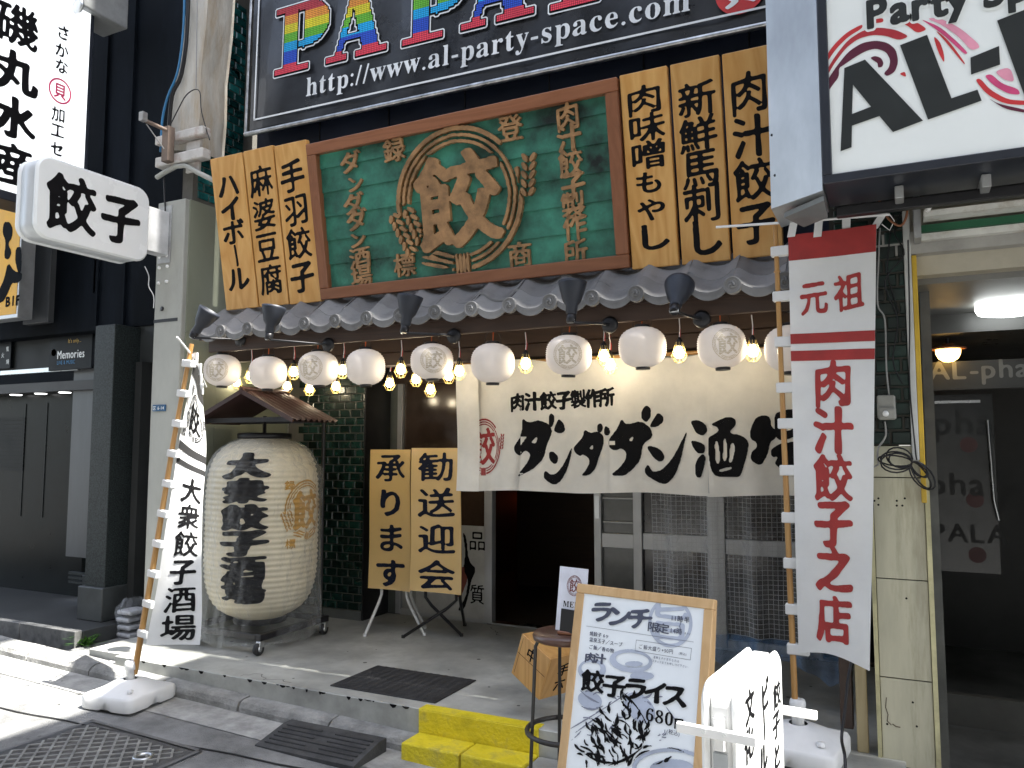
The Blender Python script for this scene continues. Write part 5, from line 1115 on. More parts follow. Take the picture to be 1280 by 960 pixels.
# ================================================================== GIANT LANTERN
c = PY(328, 660, 4.02); GR = 67.5 * ((c - EYE).dot(_f)) / 980; zb2, zt2 = PY(328, 776, 4.02 - .1).z, PY(328, 547, 4.0).z
gl_c = Vector((c.x, 4.02, (zb2 + zt2) / 2)); GH = (zt2 - zb2) / 2
gt = thing('giant_lantern', 'giant cream paper lantern with fat black characters and a gold crest under a little roof', 'lantern', (gl_c.x, gl_c.y, zb2))
def grad(z):
    t = abs(z) / GH; return GR * (max(0, 1 - t ** 4.6)) ** (1 / 2.4) * .92 + GR * .08
GP = pmat('giant_lantern_paper', (.76, .69, .52), .5, var=.06, scale=3, trans=.25, coat=.1)
prf = []; NR = 34
for i in range(NR * 4 + 1):
    z = -GH * .992 + 2 * GH * .992 * i / (NR * 4); prf.append((max(.16, grad(z) + .0045 * math.cos(i * math.pi / 2) * (1 if abs(z) < GH * .9 else .3)), z))
MB().lathe(prf, gl_c, 64).build('paper_body', GP, gt)
MB().lathe([(.165, GH * .985), (.175, GH * .99), (.175, GH + .028), (.15, GH + .03), (0, GH + .03)], gl_c, 32).build('top_ring', BLACKM, gt)
MB().lathe([(0, -GH - .03), (.15, -GH - .03), (.17, -GH - .026), (.17, -GH * .985)], gl_c, 32).build('bottom_ring', BLACKM, gt)
ga = math.atan2(-gl_c.y, -gl_c.x)
def gsurf(rot):
    def f(x, y, o):
        z = y; r = grad(z) + .004 + .0045 * math.cos((z + GH * .992) / (2 * GH * .992) * NR * 4 * math.pi / 2) * .5 + o; a = ga + rot + x / GR; return gl_c + Vector((r * math.cos(a), r * math.sin(a), z))
    return f
mb = MB(); STY['lant'] = (.14, .06, 0, .3); s1 = gsurf(R(-19)); it = []
zc_ = lambda py: PY(305, py, 4.02 - GR * .95).z - gl_c.z
for ch, py_ in zip('大衆餃子酒場', (582, 614, 647, 679, 712, 742)): it.append((ch, 0, zc_(py_), .285, .165))
letters(mb, it, s1, 'lant', 64, .001); mb.build('black_lettering', INK, gt)
mb = MB(); s2 = gsurf(R(44)); emblem(mb, .03, zc_(640) , .17, .185, s2, .001, 0, 150)
letters(mb, [('録', -.11, zc_(608), .075, .065), ('標', -.10, zc_(683), .075, .065)], s2, 'semi', 50, .001)
mb.build('gold_crest', pmat('print_gold2', (.45, .24, .03), .5), gt)
# stand on castors with a little roof
sd = thing('lantern_stand', 'black wheeled stand with a small brown corrugated roof carrying the giant lantern', 'stand', (gl_c.x, gl_c.y, .25))
bz = .25
for sx in (-1, 1):
    MB().box((gl_c.x + sx * .31 - .02, gl_c.y - .34, bz + .085), (gl_c.x + sx * .31 + .02, gl_c.y + .30, bz + .125), .004).build('base_rail', BLACKM, sd)
for sy in (-.32, .28): MB().box((gl_c.x - .29, gl_c.y + sy - .02, bz + .087), (gl_c.x + .29, gl_c.y + sy + .02, bz + .123), .004).build('base_rail', BLACKM, sd)
for sx in (-1, 1):
    for sy in (-.32, .28):
        p = Vector((gl_c.x + sx * .31, gl_c.y + sy, bz)); o = MB().box(p + Vector((-.018, -.02, .045)), p + Vector((.018, .02, .084)), .004).build('castor', STEEL, sd)
        MB().lathe([(.012, -.014), (.036, -.013), (.038, 0), (.036, .013), (.012, .014)], p + Vector((0, -.012, .038)), 18, 'x').build('wheel', RUBBER, o)
        MB().lathe([(.0, -.016), (.016, -.016), (.016, .016), (0, .016)], p + Vector((0, -.012, .038)), 12, 'x').build('hub', STEEL, o)
for sx in (-.27, .27): MB().tube([(gl_c.x + sx, gl_c.y + .28, bz + .12), (gl_c.x + sx, gl_c.y + .28, zt2 + .16)], .014, 8).build('upright', BLACKM, sd)
MB().tube([(gl_c.x - .27, gl_c.y + .28, zt2 + .14), (gl_c.x + .27, gl_c.y + .28, zt2 + .14)], .014, 8).build('crossbar', BLACKM, sd)
MB().tube([(gl_c.x, gl_c.y + .28, zt2 + .14), (gl_c.x, gl_c.y, zt2 + .12), (gl_c.x, gl_c.y, zt2 + .02)], .010, 8).build('hanger', BLACKM, sd)
MB().box((gl_c.x - .10, gl_c.y - .1, bz + .126), (gl_c.x + .10, gl_c.y + .1, zb2 - .04), .01).build('ballast', pmat('ballast', (.05, .055, .05), .7, var=.5, scale=20), sd)
# roof: gable facing the street
YF = 3.74; ap = PY(303, 490, YF); le = PY(240, 528, YF); re_ = PY(367, 527, YF); le.z = re_.z = (le.z + re_.z) / 2; dep = .42
RB = pmat('roof_brown', (.042, .020, .018), .5, .1, var=.15, scale=6)
for nm, e in (('roof_slope', le), ('roof_slope', re_)):
    d = (e - ap); n_ = Vector((d.z, 0, -d.x)).normalized(); n_ = n_ if n_.z > 0 else -n_
    def fn(u, v, e=e, n_=n_): return ap.lerp(e, v) + Vector((0, dep * u, 0)) + n_ * (.010 + .008 * math.cos(u * 2 * math.pi * 8))
    mb = MB(); mb.grid(fn, 88, 1); mb.grid(lambda u, v: ap.lerp(e, v) + Vector((0, dep * (1 - u), 0)) - n_ * .004, 4, 1)
    mb.prism([ap + n_ * .018, e + n_ * .018, e - n_ * .010, ap - n_ * .010], (0, -.012, 0)); mb.build(nm, RB, sd)
MB().tube([ap + Vector((0, -.015, .022)), ap + Vector((0, dep, .022))], .016, 8).build('ridge_cap', RB, sd)
MB().prism([ap - Vector((0, 0, .03)), le + Vector((.05, 0, -.004)), re_ + Vector((-.05, 0, -.004))], (0, .01, 0)).build('gable_board', BLACKM, sd) if False else None
for yy in (.05, .34): MB().box((le.x + .08, YF + yy, le.z + .0), (re_.x - .08, YF + yy + .03, le.z + .03)).build('tie_beam', BLACKM, sd)
# plastic cover
pc = thing('plastic_cover', 'wrinkled transparent plastic cover draped around the giant lantern down to the forecourt', 'plastic cover', (gl_c.x, gl_c.y, .26))
zl, zh = .262, zt2 + .0
def cov(u, v):
    a = u * 2 * math.pi; z = zl + (zh - zl) * v; sq = (abs(math.cos(a)) ** 4 + abs(math.sin(a)) ** 4) ** -.25; low = max(0, 1 - v * 2.2)
    r = (GR + .020) * (1 + (sq - 1) * (.55 * low)) * (1 - .05 * low)
    if v > .86: r = min(r, (grad(min(GH * .985, z - gl_c.z)) + .012))
    r += .006 * math.sin(a * 13 + v * 6) + .004 * math.sin(a * 29 - v * 17)
    z += (.05 * abs(math.sin(a * 2)) if v < .02 else 0)
    return gl_c + Vector((r * math.cos(a), r * math.sin(a), z - gl_c.z))
mb = MB(); mb.grid(cov, 120, 44); mb.build('film', film('thin_film', (.70, .72, .72), .012, .05, 14., .45), pc)
# ================================================================== BANNER FLAGS
def flag_surface(tl, tr, bl, br, amp=.012, seed=0., sag=0.):
    """four 3D corners -> surface on metres (x right, y down from top-left)"""
    W = (tr - tl).length * .5 + (br - bl).length * .5; H = (bl - tl).length * .5 + (br - tr).length * .5
    def f(x, y, o=0.):
        u, v = x / W, y / H; p = tl.lerp(tr, u).lerp(bl.lerp(br, u), v); du = ((tr - tl).lerp(br - bl, v)).normalized(); dv = ((bl - tl).lerp(br - tr, u)).normalized(); n = dv.cross(du)
        if n.dot(EYE - p) < 0: n = -n
        p = p + n * (amp * math.sin(u * 5 + v * 7 + seed) * (.3 + u) + amp * .5 * math.sin(v * 13 + u * 4 + seed * 2) + o)
        p.z -= sag * math.sin(math.pi * min(1, max(0, u))) * (v - .9) * 0
        return p
    return f, W, H
def strap(mb, p, d, s=.016):
    pass
# --- left banner
BK = pmat('flag_black', (.015, .015, .016), .85)
lf = thing('left_nobori_banner', 'leaning white banner reading 大衆餃子酒場 in black on a bamboo pole at the left corner', 'banner flag', PZ(165, 868, .12))
pb0 = PY(168, 842, 3.03); pt0 = PY(238, 430, 3.03)
MB().tube([pb0, pb0.lerp(pt0, .33) + Vector((.004, 0, 0)), pb0.lerp(pt0, .7) + Vector((-.004, 0, 0)), pt0 + Vector((.01, 0, .0))], [.0165, .0155, .014, .012], 10).build('bamboo_pole', BAMBOO, lf)
PYL = 3.02
tl_, bl_ = PY(241, 447, PYL), PY(184, 806, PYL); br_ = PY(249, 806, PYL - .03); tr_c = PY(256, 492, 3.36)
fs_, FWd, FHt = flag_surface(tl_, tr_c, bl_, br_, .010, .5)
mb = MB(); mb.grid(lambda u, v: fs_(FWd * u, FHt * (1 - v)), 24, 60); mb.build('cloth', CLOTHW, lf)
# top rod and loops
MB().tube([PY(221, 421, 2.92), PY(240, 444, 3.04), tr_c + Vector((.01, 0, .04))], .005, 6).build('top_rod', PVC, lf)
for k in range(4):
    p = fs_(FWd * (.08 + k * .28), 0); MB().box(p + Vector((-.016, -.004, -.02)), p + Vector((.016, .006, .045))).build('loop', CLOTHW, lf)
for k in range(10):
    t = .02 + k * .105; p = tl_.lerp(bl_, t); q = pt0.lerp(pb0, max(0, (pt0.z - p.z) / (pt0.z - pb0.z)))
    M = Matrix.Translation((p + q) / 2) @ Matrix.Rotation(.12, 4, 'Y')
    MB().box((-.044, -.019, -.020), (.036, .019, .020), .005, M).build('loop', CLOTHW, lf)
fl = lambda x, y, o: fs_(x, -y, o)
mb = MB(); band = lambda y0_, y1_, m_: m_.grid(lambda u, v: fs_(FWd * u, FHt * (y0_ + (y1_ - y0_) * (1 - v)), .0025), 16, 2)
for b0, b1 in ((.0, .055), (.285, .315), (.345, .365)): mb = MB(); band(b0, b1, mb); mb.build('black_band', BK, lf)
mb = MB(); emblem(mb, FWd * .55, -FHt * .165, FWd * .36, FHt * .085, fl, .0028, 0, 120); letters(mb, [('標', FWd * .13, -FHt * .245, .06, .06), ('登', FWd * .2, -FHt * .09, .06, .06)], fl, 'semi', 40, .003)
cl = [0.445, .545, .645, .745, .845, .945]
letters(mb, [(ch, FWd * (.58 + .02 * (i < 3)), -FHt * (cl[i] - .005), FWd * .66, FHt * .098) for i, ch in enumerate('大衆餃子酒場')], fl, 'brush', 64, .003); mb.build('lettering', INK, lf)
def flag_base(parent, c, rot, sc_=1.):
    M = Matrix.Translation(c) @ Matrix.Rotation(rot, 4, 'Z') @ Matrix.Scale(sc_, 4)
    # square tank, rounded corners, arched feet, dome and ribbed socket
    mb = MB(M); n = 48; lv = [(.186, .0), (.190, .010), (.190, .066), (.184, .078), (.1801, .081), (.150, .090), (.110, .118), (.070, .132), (.04, .138)]
    vs = []
    for li, (r, z) in enumerate(lv):
        for k in range(n):
            a = 2 * math.pi * k / n; e = 12 if r > .18 else (5 if r > .13 else 2); q = (abs(math.cos(a)) ** e + abs(math.sin(a)) ** e) ** (-1 / e)
            zz_ = z + (.022 * max(0, math.cos(4 * a)) ** 6 if li == 0 else 0); vs.append((r * q * math.cos(a), r * q * math.sin(a), zz_))
    m_ = len(lv); fs = [(i * n + k, i * n + (k + 1) % n, (i + 1) * n + (k + 1) % n, (i + 1) * n + k) for i in range(m_ - 1) for k in range(n)]
    mb.add(vs, fs, True); mb.build('water_base', PVC, parent)
    MB(M).lathe([(.026, .13), (.028, .19), (.034, .192), (.035, .225), (.031, .24), (.018, .242)], (0, 0, 0), 20).build('socket', PVC, parent)
    MB(M).lathe([(.018, .098), (.018, .112), (0, .114)], (.12, -.12, 0), 10).build('filler_cap', PVC, parent)
lb = Vector((pb0.x - .012, 3.015, road_z(-4.0) + .004)); flag_base(lf, lb, .12, .90)
# --- right banner
rf = thing('right_nobori_banner', 'white banner with a red top band reading 元祖 肉汁餃子之店 on a bamboo pole beside the cream pillar', 'banner flag', PY(994, 930, 3.5))
YFp = 3.50; rpb, rpt = PY(994, 885, YFp), PY(969, 282, YFp)
MB().tube([rpb, rpb.lerp(rpt, .4), rpt], [.0125, .012, .010], 10).build('bamboo_pole', BAMBOO, rf)
for t in (.18, .42, .66, .9): p = rpb.lerp(rpt, t); MB().lathe([(.0125, -.004), (.0142, 0), (.0125, .004)], p, 10).build('bamboo_node', BAMBOO, rf)
YF2 = 3.48; tl_, tr_c, bl_ = PY(985, 294, YF2), PY(1096, 281, YF2 - .03), PY(998, 817, YF2); br_ = PY(1088, 838, YF2 - .05)
fr_, FW2, FH2 = flag_surface(tl_, tr_c, bl_, br_, .007, 2.1)
def rfl(u, v):
    p = fr_(FW2 * u, FH2 * v); 
    if v > .93: p.z += (v - .93) / .07 * (.030 * math.sin(math.pi * u) ** 1.0 * (1 - u * .3))
    return p
mb = MB(); mb.grid(lambda u, v: rfl(u, 1 - v), 24, 70); mb.build('cloth', CLOTHW, rf)
rs_ = lambda x, y, o: fr_(x, -y, o)
fy = lambda py: (py - 290) / (822 - 290)
mb = MB()
for a, b in ((0, fy(324)), (fy(420), fy(433)), (fy(442), fy(455))): mb = MB(); mb.grid(lambda u, v, a=a, b=b: fr_(FW2 * (.001 + .998 * u), FH2 * (a + (b - a) * (1 - v)), .0022), 20, 4); mb.build('red_band', RED, rf)
mb = MB()
letters(mb, [('元', FW2 * .29, -FH2 * fy(374), FW2 * .35, .155, .03), ('祖', FW2 * .70, -FH2 * fy(370), FW2 * .36, .165, .03)], rs_, 'brush', 60, .0022)
for ch, py_ in zip('肉汁餃子之店', (484, 542, 600, 655, 710, 771)): letters(mb, [(ch, FW2 * .51, -FH2 * fy(py_), FW2 * .50, .200)], rs_, 'bold', 64, .0022)
mb.build('lettering', RED, rf)
MB().tube([PY(895, 284, YFp - .02), PY(1000, 277, YFp - .02), PY(1112, 268, YFp - .03)], .0055, 6).build('top_rod', PVC, rf)
MB().tube([PY(1112, 268, YFp - .03), PY(1118, 276, YFp), PY(1112, 288, YFp), PY(1102, 280, YFp - .01)], .002, 5).build('tie_string', PVC, rf)
for k, (pt_, pbx) in enumerate((((993, 274), (989, 296)), ((1024, 272), (1022, 296)), ((1058, 270), (1058, 292)), ((1105, 266), (1092, 286)))):
    a, b = PY(*pt_, YF2 - .012), PY(*pbx, YF2 - .012); MB().prism([a + Vector((-.016, 0, 0)), a + Vector((.016, 0, .003)), b + Vector((.015, 0, 0)), b + Vector((-.017, 0, 0))], (0, .003, 0)).build('loop', CLOTHW, rf)
for k in range(10):
    t = [.05, .16, .27, .38, .465, .575, .685, .79, .895, .985][k]; pc_ = rpt.lerp(rpb, (t * (822 - 290) + 8) / (885 - 282)); 
    MB().box((pc_.x - .022, YFp - .017, pc_.z - .022), (pc_.x + .066, YFp + .015, pc_.z + .022), .004).build('loop', CLOTHW, rf)
rbz = road_z(-.4) + .004; flag_base(rf, Vector((rpb.x + .01, 3.50, .2505)), -.12, .92)
# ================================================================== SIGNS ON THE LEFT
def rounded_side(mb, x0, x1, y0, y1, z0, z1, r, n=8, bev=.012):
    def outline(r_, ins):
        P = []
        for cx_, cz_, a0 in ((y1 - r, z1 - r, 0), (y0 + r, z1 - r, 90), (y0 + r, z0 + r, 180), (y1 - r, z0 + r, 270)):
            for k in range(n + 1): a = R(a0 + 90 * k / n); P.append((cx_ + (r - ins) * math.cos(a), cz_ + (r - ins) * math.sin(a)))
        return P
    rings = [(x0, bev), (x0 + bev, 0), (x1 - bev, 0), (x1, bev)]; vs = []; N_ = 4 * (n + 1)
    for x, ins in rings: vs += [(x, a, b) for a, b in outline(r, ins)]
    fs = [(i * N_ + k, i * N_ + (k + 1) % N_, (i + 1) * N_ + (k + 1) % N_, (i + 1) * N_ + k) for i in range(3) for k in range(N_)]
    mb.add(vs, fs, True); mb.add(vs[:N_], [tuple(range(N_))]); mb.add(vs[-N_:], [tuple(range(N_))[::-1]])
    return mb
XG = -4.40; ya_, yb_ = PX(30, 260, XG).y + .0, PX(187, 280, XG).y; ya_ = PX(44, 260, XG).y
za_, zb3 = PX(187, 330, XG).z, PX(187, 238, XG).z
gy = thing('gyoza_light_sign', 'rounded white projecting sign box reading 餃子 on the pale pillar', 'sign', (XG, (ya_ + yb_) / 2, za_))
rounded_side(MB(), XG - .16, XG - .035, ya_ + .005, yb_ - .005, za_ + .005, zb3 - .005, .085).build('casing', pmat('casing_grey', (.58, .61, .63), .35, .15, var=.05, scale=2), gy)
rounded_side(MB(), XG - .034, XG, ya_, yb_, za_, zb3, .09).build('face', WHITE, gy)
rounded_side(MB(), XG - .194, XG - .162, ya_, yb_, za_, zb3, .09).build('back_face', WHITE, gy)
mb = MB(); zc3 = (za_ + zb3) / 2; wd = yb_ - ya_
letters(mb, [('餃', ya_ + wd * .29, zc3 + .0, wd * .43, (zb3 - za_) * .74), ('子', ya_ + wd * .72, zc3 - .0, wd * .38, (zb3 - za_) * .66)], side(XG), 'bold', 72, .0016); mb.build('lettering', INK, gy)
MB().box((XG - .13, yb_ + .001, za_ + .10), (XG - .04, 3.699, zb3 - .09), .004).build('mounting_arm', pmat('arm_grey', (.50, .51, .52), .5, dirt=.2), gy)
MB().box((XG - .14, 3.690, za_ + .05), (XG - .02, 3.6995, zb3 - .04), .002).build('mounting_plate', GALV, gy)
XB = -5.28; yr_ = PX(109, 120, XB).y; zlo = PX(55, 252, XB).z
bsn = thing('fish_bar_sign', 'tall white projecting sign with black brushed 磯丸水産 at the top left corner', 'sign', (XB, yr_ - .5, zlo))
MB().box((XB - .25, yr_ - 1.05, zlo - .06), (XB - .004, yr_ + .035, 5.2), .006).build('casing', FR, bsn)
MB().box((XB - .0035, yr_ - 1.01, zlo), (XB, yr_, 5.16)).build('face', glow('lit_face_soft', (.93, .97, 1), .25) if 'lit_face_soft' not in MATS else MATS['lit_face_soft'], bsn)
def sx(px, py): v = PX(px, py, XB); return (v.y, v.z)
mb = MB(); it = []
for ch, p, w in (('磯', (22, 32), .30), ('丸', (20, 90), .30), ('水', (18, 147), .29), ('産', (17, 206), .29)):
    y, z = sx(*p); it.append((ch, y, z, w, w * 1.02))
letters(mb, it, side(XB), 'bold', 72, .0016)
it = []
for ch, p in zip('さかな加工センター', ((79, 41), (77, 63), (77, 83), (73, 143), (72, 163), (71, 186), (69, 205), (68, 226), (67, 244))):
    y, z = sx(*p); it.append((ch, y, z, .105, .115))
letters(mb, it, side(XB), 'brush', 50, .0016); mb.build('lettering', INK, bsn)
mb = MB(); y, z = sx(75, 114); letters(mb, [('貝', y, z, .10, .12)], side(XB), 'semi', 50, .0018)
PK = pmat('print_rose', (.62, .03, .13), .5)
n = 40; vs = []; [vs.extend([(XB + .0016, y + .085 * k_ * math.cos(2 * math.pi * i / n), z + .092 * k_ * math.sin(2 * math.pi * i / n)) for k_ in (1, .86)]) for i in range(n)]
mb.add(vs, [(2 * i, 2 * ((i + 1) % n), 2 * ((i + 1) % n) + 1, 2 * i + 1) for i in range(n)]); mb.build('round_mark', PK, bsn)
# floodlight box above it
fb = thing('floodlight_box', 'grey fixture box with a round lens above the fish bar sign', 'light fitting', PY(103, 10, 3.6))
a, b = PY(84, 24, 3.6), PY(117, -30, 3.6); MB().box((a.x, 3.5, a.z - .0), (b.x, 3.9, b.z), .01).build('housing', pmat('fixture_grey', (.30, .31, .31), .5, .3, dirt=.4), fb)
q = PY(99, 8, 3.5); MB().lathe([(.055, 0), (.06, -.01), (.045, -.02), (0, -.022)], (q.x + .0, 3.499, q.z), 20, 'y').build('lens', STEEL, fb)
# yellow poster frame
yp = thing('yellow_poster_sign', 'yellow framed poster with black figure shapes and B1F in the lower corner', 'sign', PY(10, 330, 3.78))
YP = 3.78; a, b = PY(-60, 402, YP), PY(28, 240, YP)
MB().box((a.x - .03, YP, a.z - .03), (b.x + .02, YP + .12, b.z + .3), .004).build('frame', pmat('frame_silver', (.55, .56, .57), .35, .6), yp)
MB().box((a.x, YP - .003, a.z), (b.x, YP - .0002, b.z)).build('sheet', pmat('poster_yellow', (.80, .42, .02), .5, var=.06), yp)
mb = MB(); it, _ = line_text('B1F', PY(7, 383, YP).x, PY(7, 383, YP).z, .11); STY['boldlatin'] = (.042, .036, 0, 0); letters(mb, it, facade(YP - .003), 'boldlatin', 40, .0015); mb.build('lettering', NAVY, yp)
def yt(l): return [(PY(a / 4, 240 + b / 4, YP - .003).x, PY(a / 4, 240 + b / 4, YP - .003).z) for a, b in l]
mb = MB()
for l in ([(-10, 500), (-10, 560), (20, 545), (42, 500), (60, 455), (85, 455), (110, 440), (110, 400), (75, 400), (40, 350), (20, 440)], [(20, 150), (50, 150), (65, 185), (60, 230), (40, 260), (60, 300), (45, 340), (20, 330), (30, 250), (12, 200)], [(80, 280), (108, 270), (108, 400), (92, 410), (75, 340)], [(-60, 130), (-10, 140), (0, 220), (-5, 420), (-60, 430)]): flat_poly(mb, [yt(l)], facade(YP - .003), .0012, .005, 1)
mb.build('black_figures', NAVY, yp)
# ================================================================== GROUND THINGS
mt = MB(); c1_, c2_, c3_, c4_ = (-2.74, 3.40), (-2.738, 3.815), (-2.08, 3.81), (-2.10, 3.385)
dm = thing('door_mat', 'black ribbed rubber door mat lying on the grey forecourt', 'mat', (-2.41, 3.6, .25))
MB().box((-2.74, 3.392, .2505), (-2.09, 3.812, .257), .002).build('backing', RUBBER, dm)
mb = MB()
for k in range(34):
    y = 3.402 + k * .012; n_ = 26
    mb.grid(lambda u, v, y=y: (-2.73 + .63 * u, y + .004 * math.sin(u * 80) + .006 * v, .2575 + .0022 * math.sin(math.pi * v) + .0005), 60, 2)
mb.build('wavy_ribs', RUBBER, dm, kind='stuff')
rp = thing('kerb_ramp', 'black rubber kerb ramp with worn ribs in the gutter left of the yellow step', 'ramp', (-2.45, 3.1, .08))
pts = [PZ(360, 928, .088), PZ(398, 898, .15), PZ(500, 926, .145), PZ(455, 956, .08)]
rx0, rx1, ry0, ry1 = -2.80, -2.22, 2.92, 3.17; zf, zb4 = road_z(-2.5) + .006, road_z(-2.5) + .058
mb = MB(); mb.prism([(rx0, ry0, zf - .01), (rx0, ry0, zf + .008), (rx0, ry1 - .05, zb4), (rx0, ry1, zb4), (rx0, ry1, zf - .01)], (rx1 - rx0, 0, 0)); mb.build('wedge', pmat('grey_rubber', (.042, .043, .045), .7, var=.35, scale=12, bump=.3, bscale=120, dirt=.6, dcol=(.11, .11, .105)), rp)
for k in range(6):
    y = ry0 + .03 + k * .03; z = zf + .008 + (zb4 - zf - .008) * (y - ry0) / (ry1 - .05 - ry0); lo, hi = (rx0 + .03, rx1 - .03) if k % 2 == 0 else (rx0 + .03, rx0 + .25)
    MB().box((lo, y, z - .004), (hi, y + .014, z + .006), .002).build('rib', RUBBER, rp)
    if k % 2: MB().box((rx0 + .33, y, z - .004), (rx1 - .03, y + .014, z + .006), .002).build('rib', RUBBER, rp)
# manhole plate
mh = thing('access_cover', 'square steel access cover with raised diamond lattice in the road at the bottom left', 'manhole cover', (-3.33, 2.4, .1))
mx0, mx1, my0, my1 = -3.70, -2.98, 1.98, 2.72; z = road_z(-3.35) + .004
sl = lambda x, y, dz: (x, y, road_z(x) + dz)
mb = MB(); mb.add([sl(mx0, my0, .007), sl(mx1, my0, .007), sl(mx1, my1, .007), sl(mx0, my1, .007)], [(0, 1, 2, 3)]); mb.build('plate', pmat('cast_iron', (.10, .10, .10), .6, .5, var=.3, scale=20, dirt=.5, dcol=(.22, .21, .19), bump=.3), mh)
mb = MB()
for (a, b) in (((mx0 - .03, my0), (mx0 - .008, my1 + .03)), ((mx1 + .008, my0), (mx1 + .03, my1 + .03)), ((mx0 - .03, my1 + .008), (mx1 + .03, my1 + .03))):
    mb.add([sl(a[0], a[1], .010), sl(b[0], a[1], .010), sl(b[0], b[1], .010), sl(a[0], b[1], .010)], [(0, 1, 2, 3)])
mb.build('rim', pmat('cast_rim', (.16, .16, .16), .6, .5), mh)
mb = MB(); RIBM = pmat('worn_rib', (.36, .36, .35), .45, .6, var=.25, scale=15)
for fam in (1, -1):
    for k in range(-14, 15):
        P = []
        c0_ = k * .075
        for t in np.linspace(-.8, .8, 65):
            x = (mx0 + mx1) / 2 + t * .7 + c0_; y = (my0 + my1) / 2 + fam * t * .7
            if mx0 + .02 < x < mx1 - .02 and my0 + .02 < y < my1 - .02: P.append((x, y))
        if len(P) < 2: continue
        a, b = P[0], P[-1]; d = Vector((b[0] - a[0], b[1] - a[1])); nrm = Vector((-d.y, d.x)).normalized() * .005
        q = [sl(a[0] + nrm.x, a[1] + nrm.y, .008), sl(a[0] - nrm.x, a[1] - nrm.y, .008), sl(b[0] - nrm.x, b[1] - nrm.y, .008), sl(b[0] + nrm.x, b[1] + nrm.y, .008)]
        tp = [(p[0], p[1], p[2] + .005 + (.0003 if fam > 0 else 0)) for p in q]; mb.add(q + tp, [(4, 5, 6, 7), (0, 1, 5, 4), (1, 2, 6, 5), (2, 3, 7, 6), (3, 0, 4, 7)])
mb.build('lattice_ribs', RIBM, mh, kind='stuff')
hx, hy = -3.12, 2.56; mb = MB(); mb.lathe([(.045, .0), (.045, .007), (.032, .008), (.030, .0)], (hx, hy, road_z(hx) + .008), 18); mb.build('keyhole_ring', STEEL, mh)
mb = MB(); vs = []
for sgn, (xa_, ya0, xb_, yb0) in ((1, (-4.5, 2.60, -1.2, 2.96)), (1, (-2.3, 2.95, .5, 2.74))):
    for i in range(30):
        t = i / 29; x = xa_ + (xb_ - xa_) * t; y = ya0 + (yb0 - ya0) * t + .006 * math.sin(t * 40); vs.append((x, y, road_z(x) + .006))
tag(mb.tube(vs[:30], .004, 4).build('tar_seam', RUBBER), 'thin dark tar seam crossing the asphalt in front of the kerb', 'road seam')
dg = thing('drain_grate', 'rusty steel drain grate in the sunlit gutter at the far left', 'grate', (-5.9, 3.05, .17))
for k in range(34):
    x = -6.5 + k * .036; MB().box((x, 2.93, road_z(x) - .01), (x + .010, 3.17, road_z(x) + .016)).build('bar', GALV, dg)
for y in (2.915, 3.172): MB().box((-6.52, y, road_z(-5.9) - .02), (-5.27, y + .014, road_z(-5.9) + .022)).build('frame_bar', GALV, dg)
MB().box((-5.285, 2.93, road_z(-5.3) - .02), (-5.27, 3.17, road_z(-5.3) + .018)).build('frame_bar', GALV, dg)
# weed
wd_ = thing('weed', 'small green weed growing at the corner of the neighbouring step', 'plant', PZ(108, 805, .18))
LEAF = pmat('weed_green', (.06, .17, .02), .6, var=.4, scale=60, trans=.2); rr = random.Random(11); mb = MB(); o_ = PZ(106, 806, .17)
for k in range(46):
    a = rr.uniform(0, 2 * math.pi); L_ = rr.uniform(.05, .13); w = rr.uniform(.005, .010); up_ = rr.uniform(.25, 1.1); b0 = o_ + Vector((rr.uniform(-.05, .05), rr.uniform(-.04, .04), 0)); d = Vector((math.cos(a), math.sin(a), 0)); s_ = Vector((-math.sin(a), math.cos(a), 0)); P = []
    for j in range(5):
        t = j / 4; P.append((b0 + d * L_ * t + Vector((0, 0, L_ * up_ * t * (1.25 - .6 * t))), w * math.sin(math.pi * (.15 + .85 * t)) + .0005))
    vs = []
    for p, ww in P: vs += [p + s_ * ww, p - s_ * ww]
    mb.add(vs, [(2 * j, 2 * j + 1, 2 * j + 3, 2 * j + 2) for j in range(4)])
mb.build('leaves', LEAF, wd_, kind='stuff')
MB().tube([o_, o_ + Vector((.005, .0, .06))], .004, 5).build('stem', LEAF, wd_)
# bagged trays by the side door
bg = thing('bagged_trays', 'clear bag of stacked white trays leaning in front of the grey side door', 'bag', PZ(163, 797, .175))
bc_ = PY(163, 790, 3.92)
for k in range(4): MB().box((bc_.x - .085 + .01 * (k % 2), 3.86, .17 + k * .052), (bc_.x + .07 - .012 * (k % 3), 4.02, .17 + k * .052 + .03), .01).build('tray', pmat('tray_white', (.55, .56, .58), .5), bg)
mb = MB(); rr = random.Random(4)
def bagf(u, v):
    a = u * 2 * math.pi; r = .115 * (1 - .5 * max(0, v - .75) * 4) + .012 * math.sin(a * 7 + v * 9) + .01 * math.sin(v * 14 + a * 3); return Vector((bc_.x + r * math.cos(a), 3.94 + r * .85 * math.sin(a), .168 + .27 * v))
mb.grid(bagf, 40, 16); mb.build('bag_film', film('bag_film', (.5, .52, .55), .06, .15, 20., .35), bg)
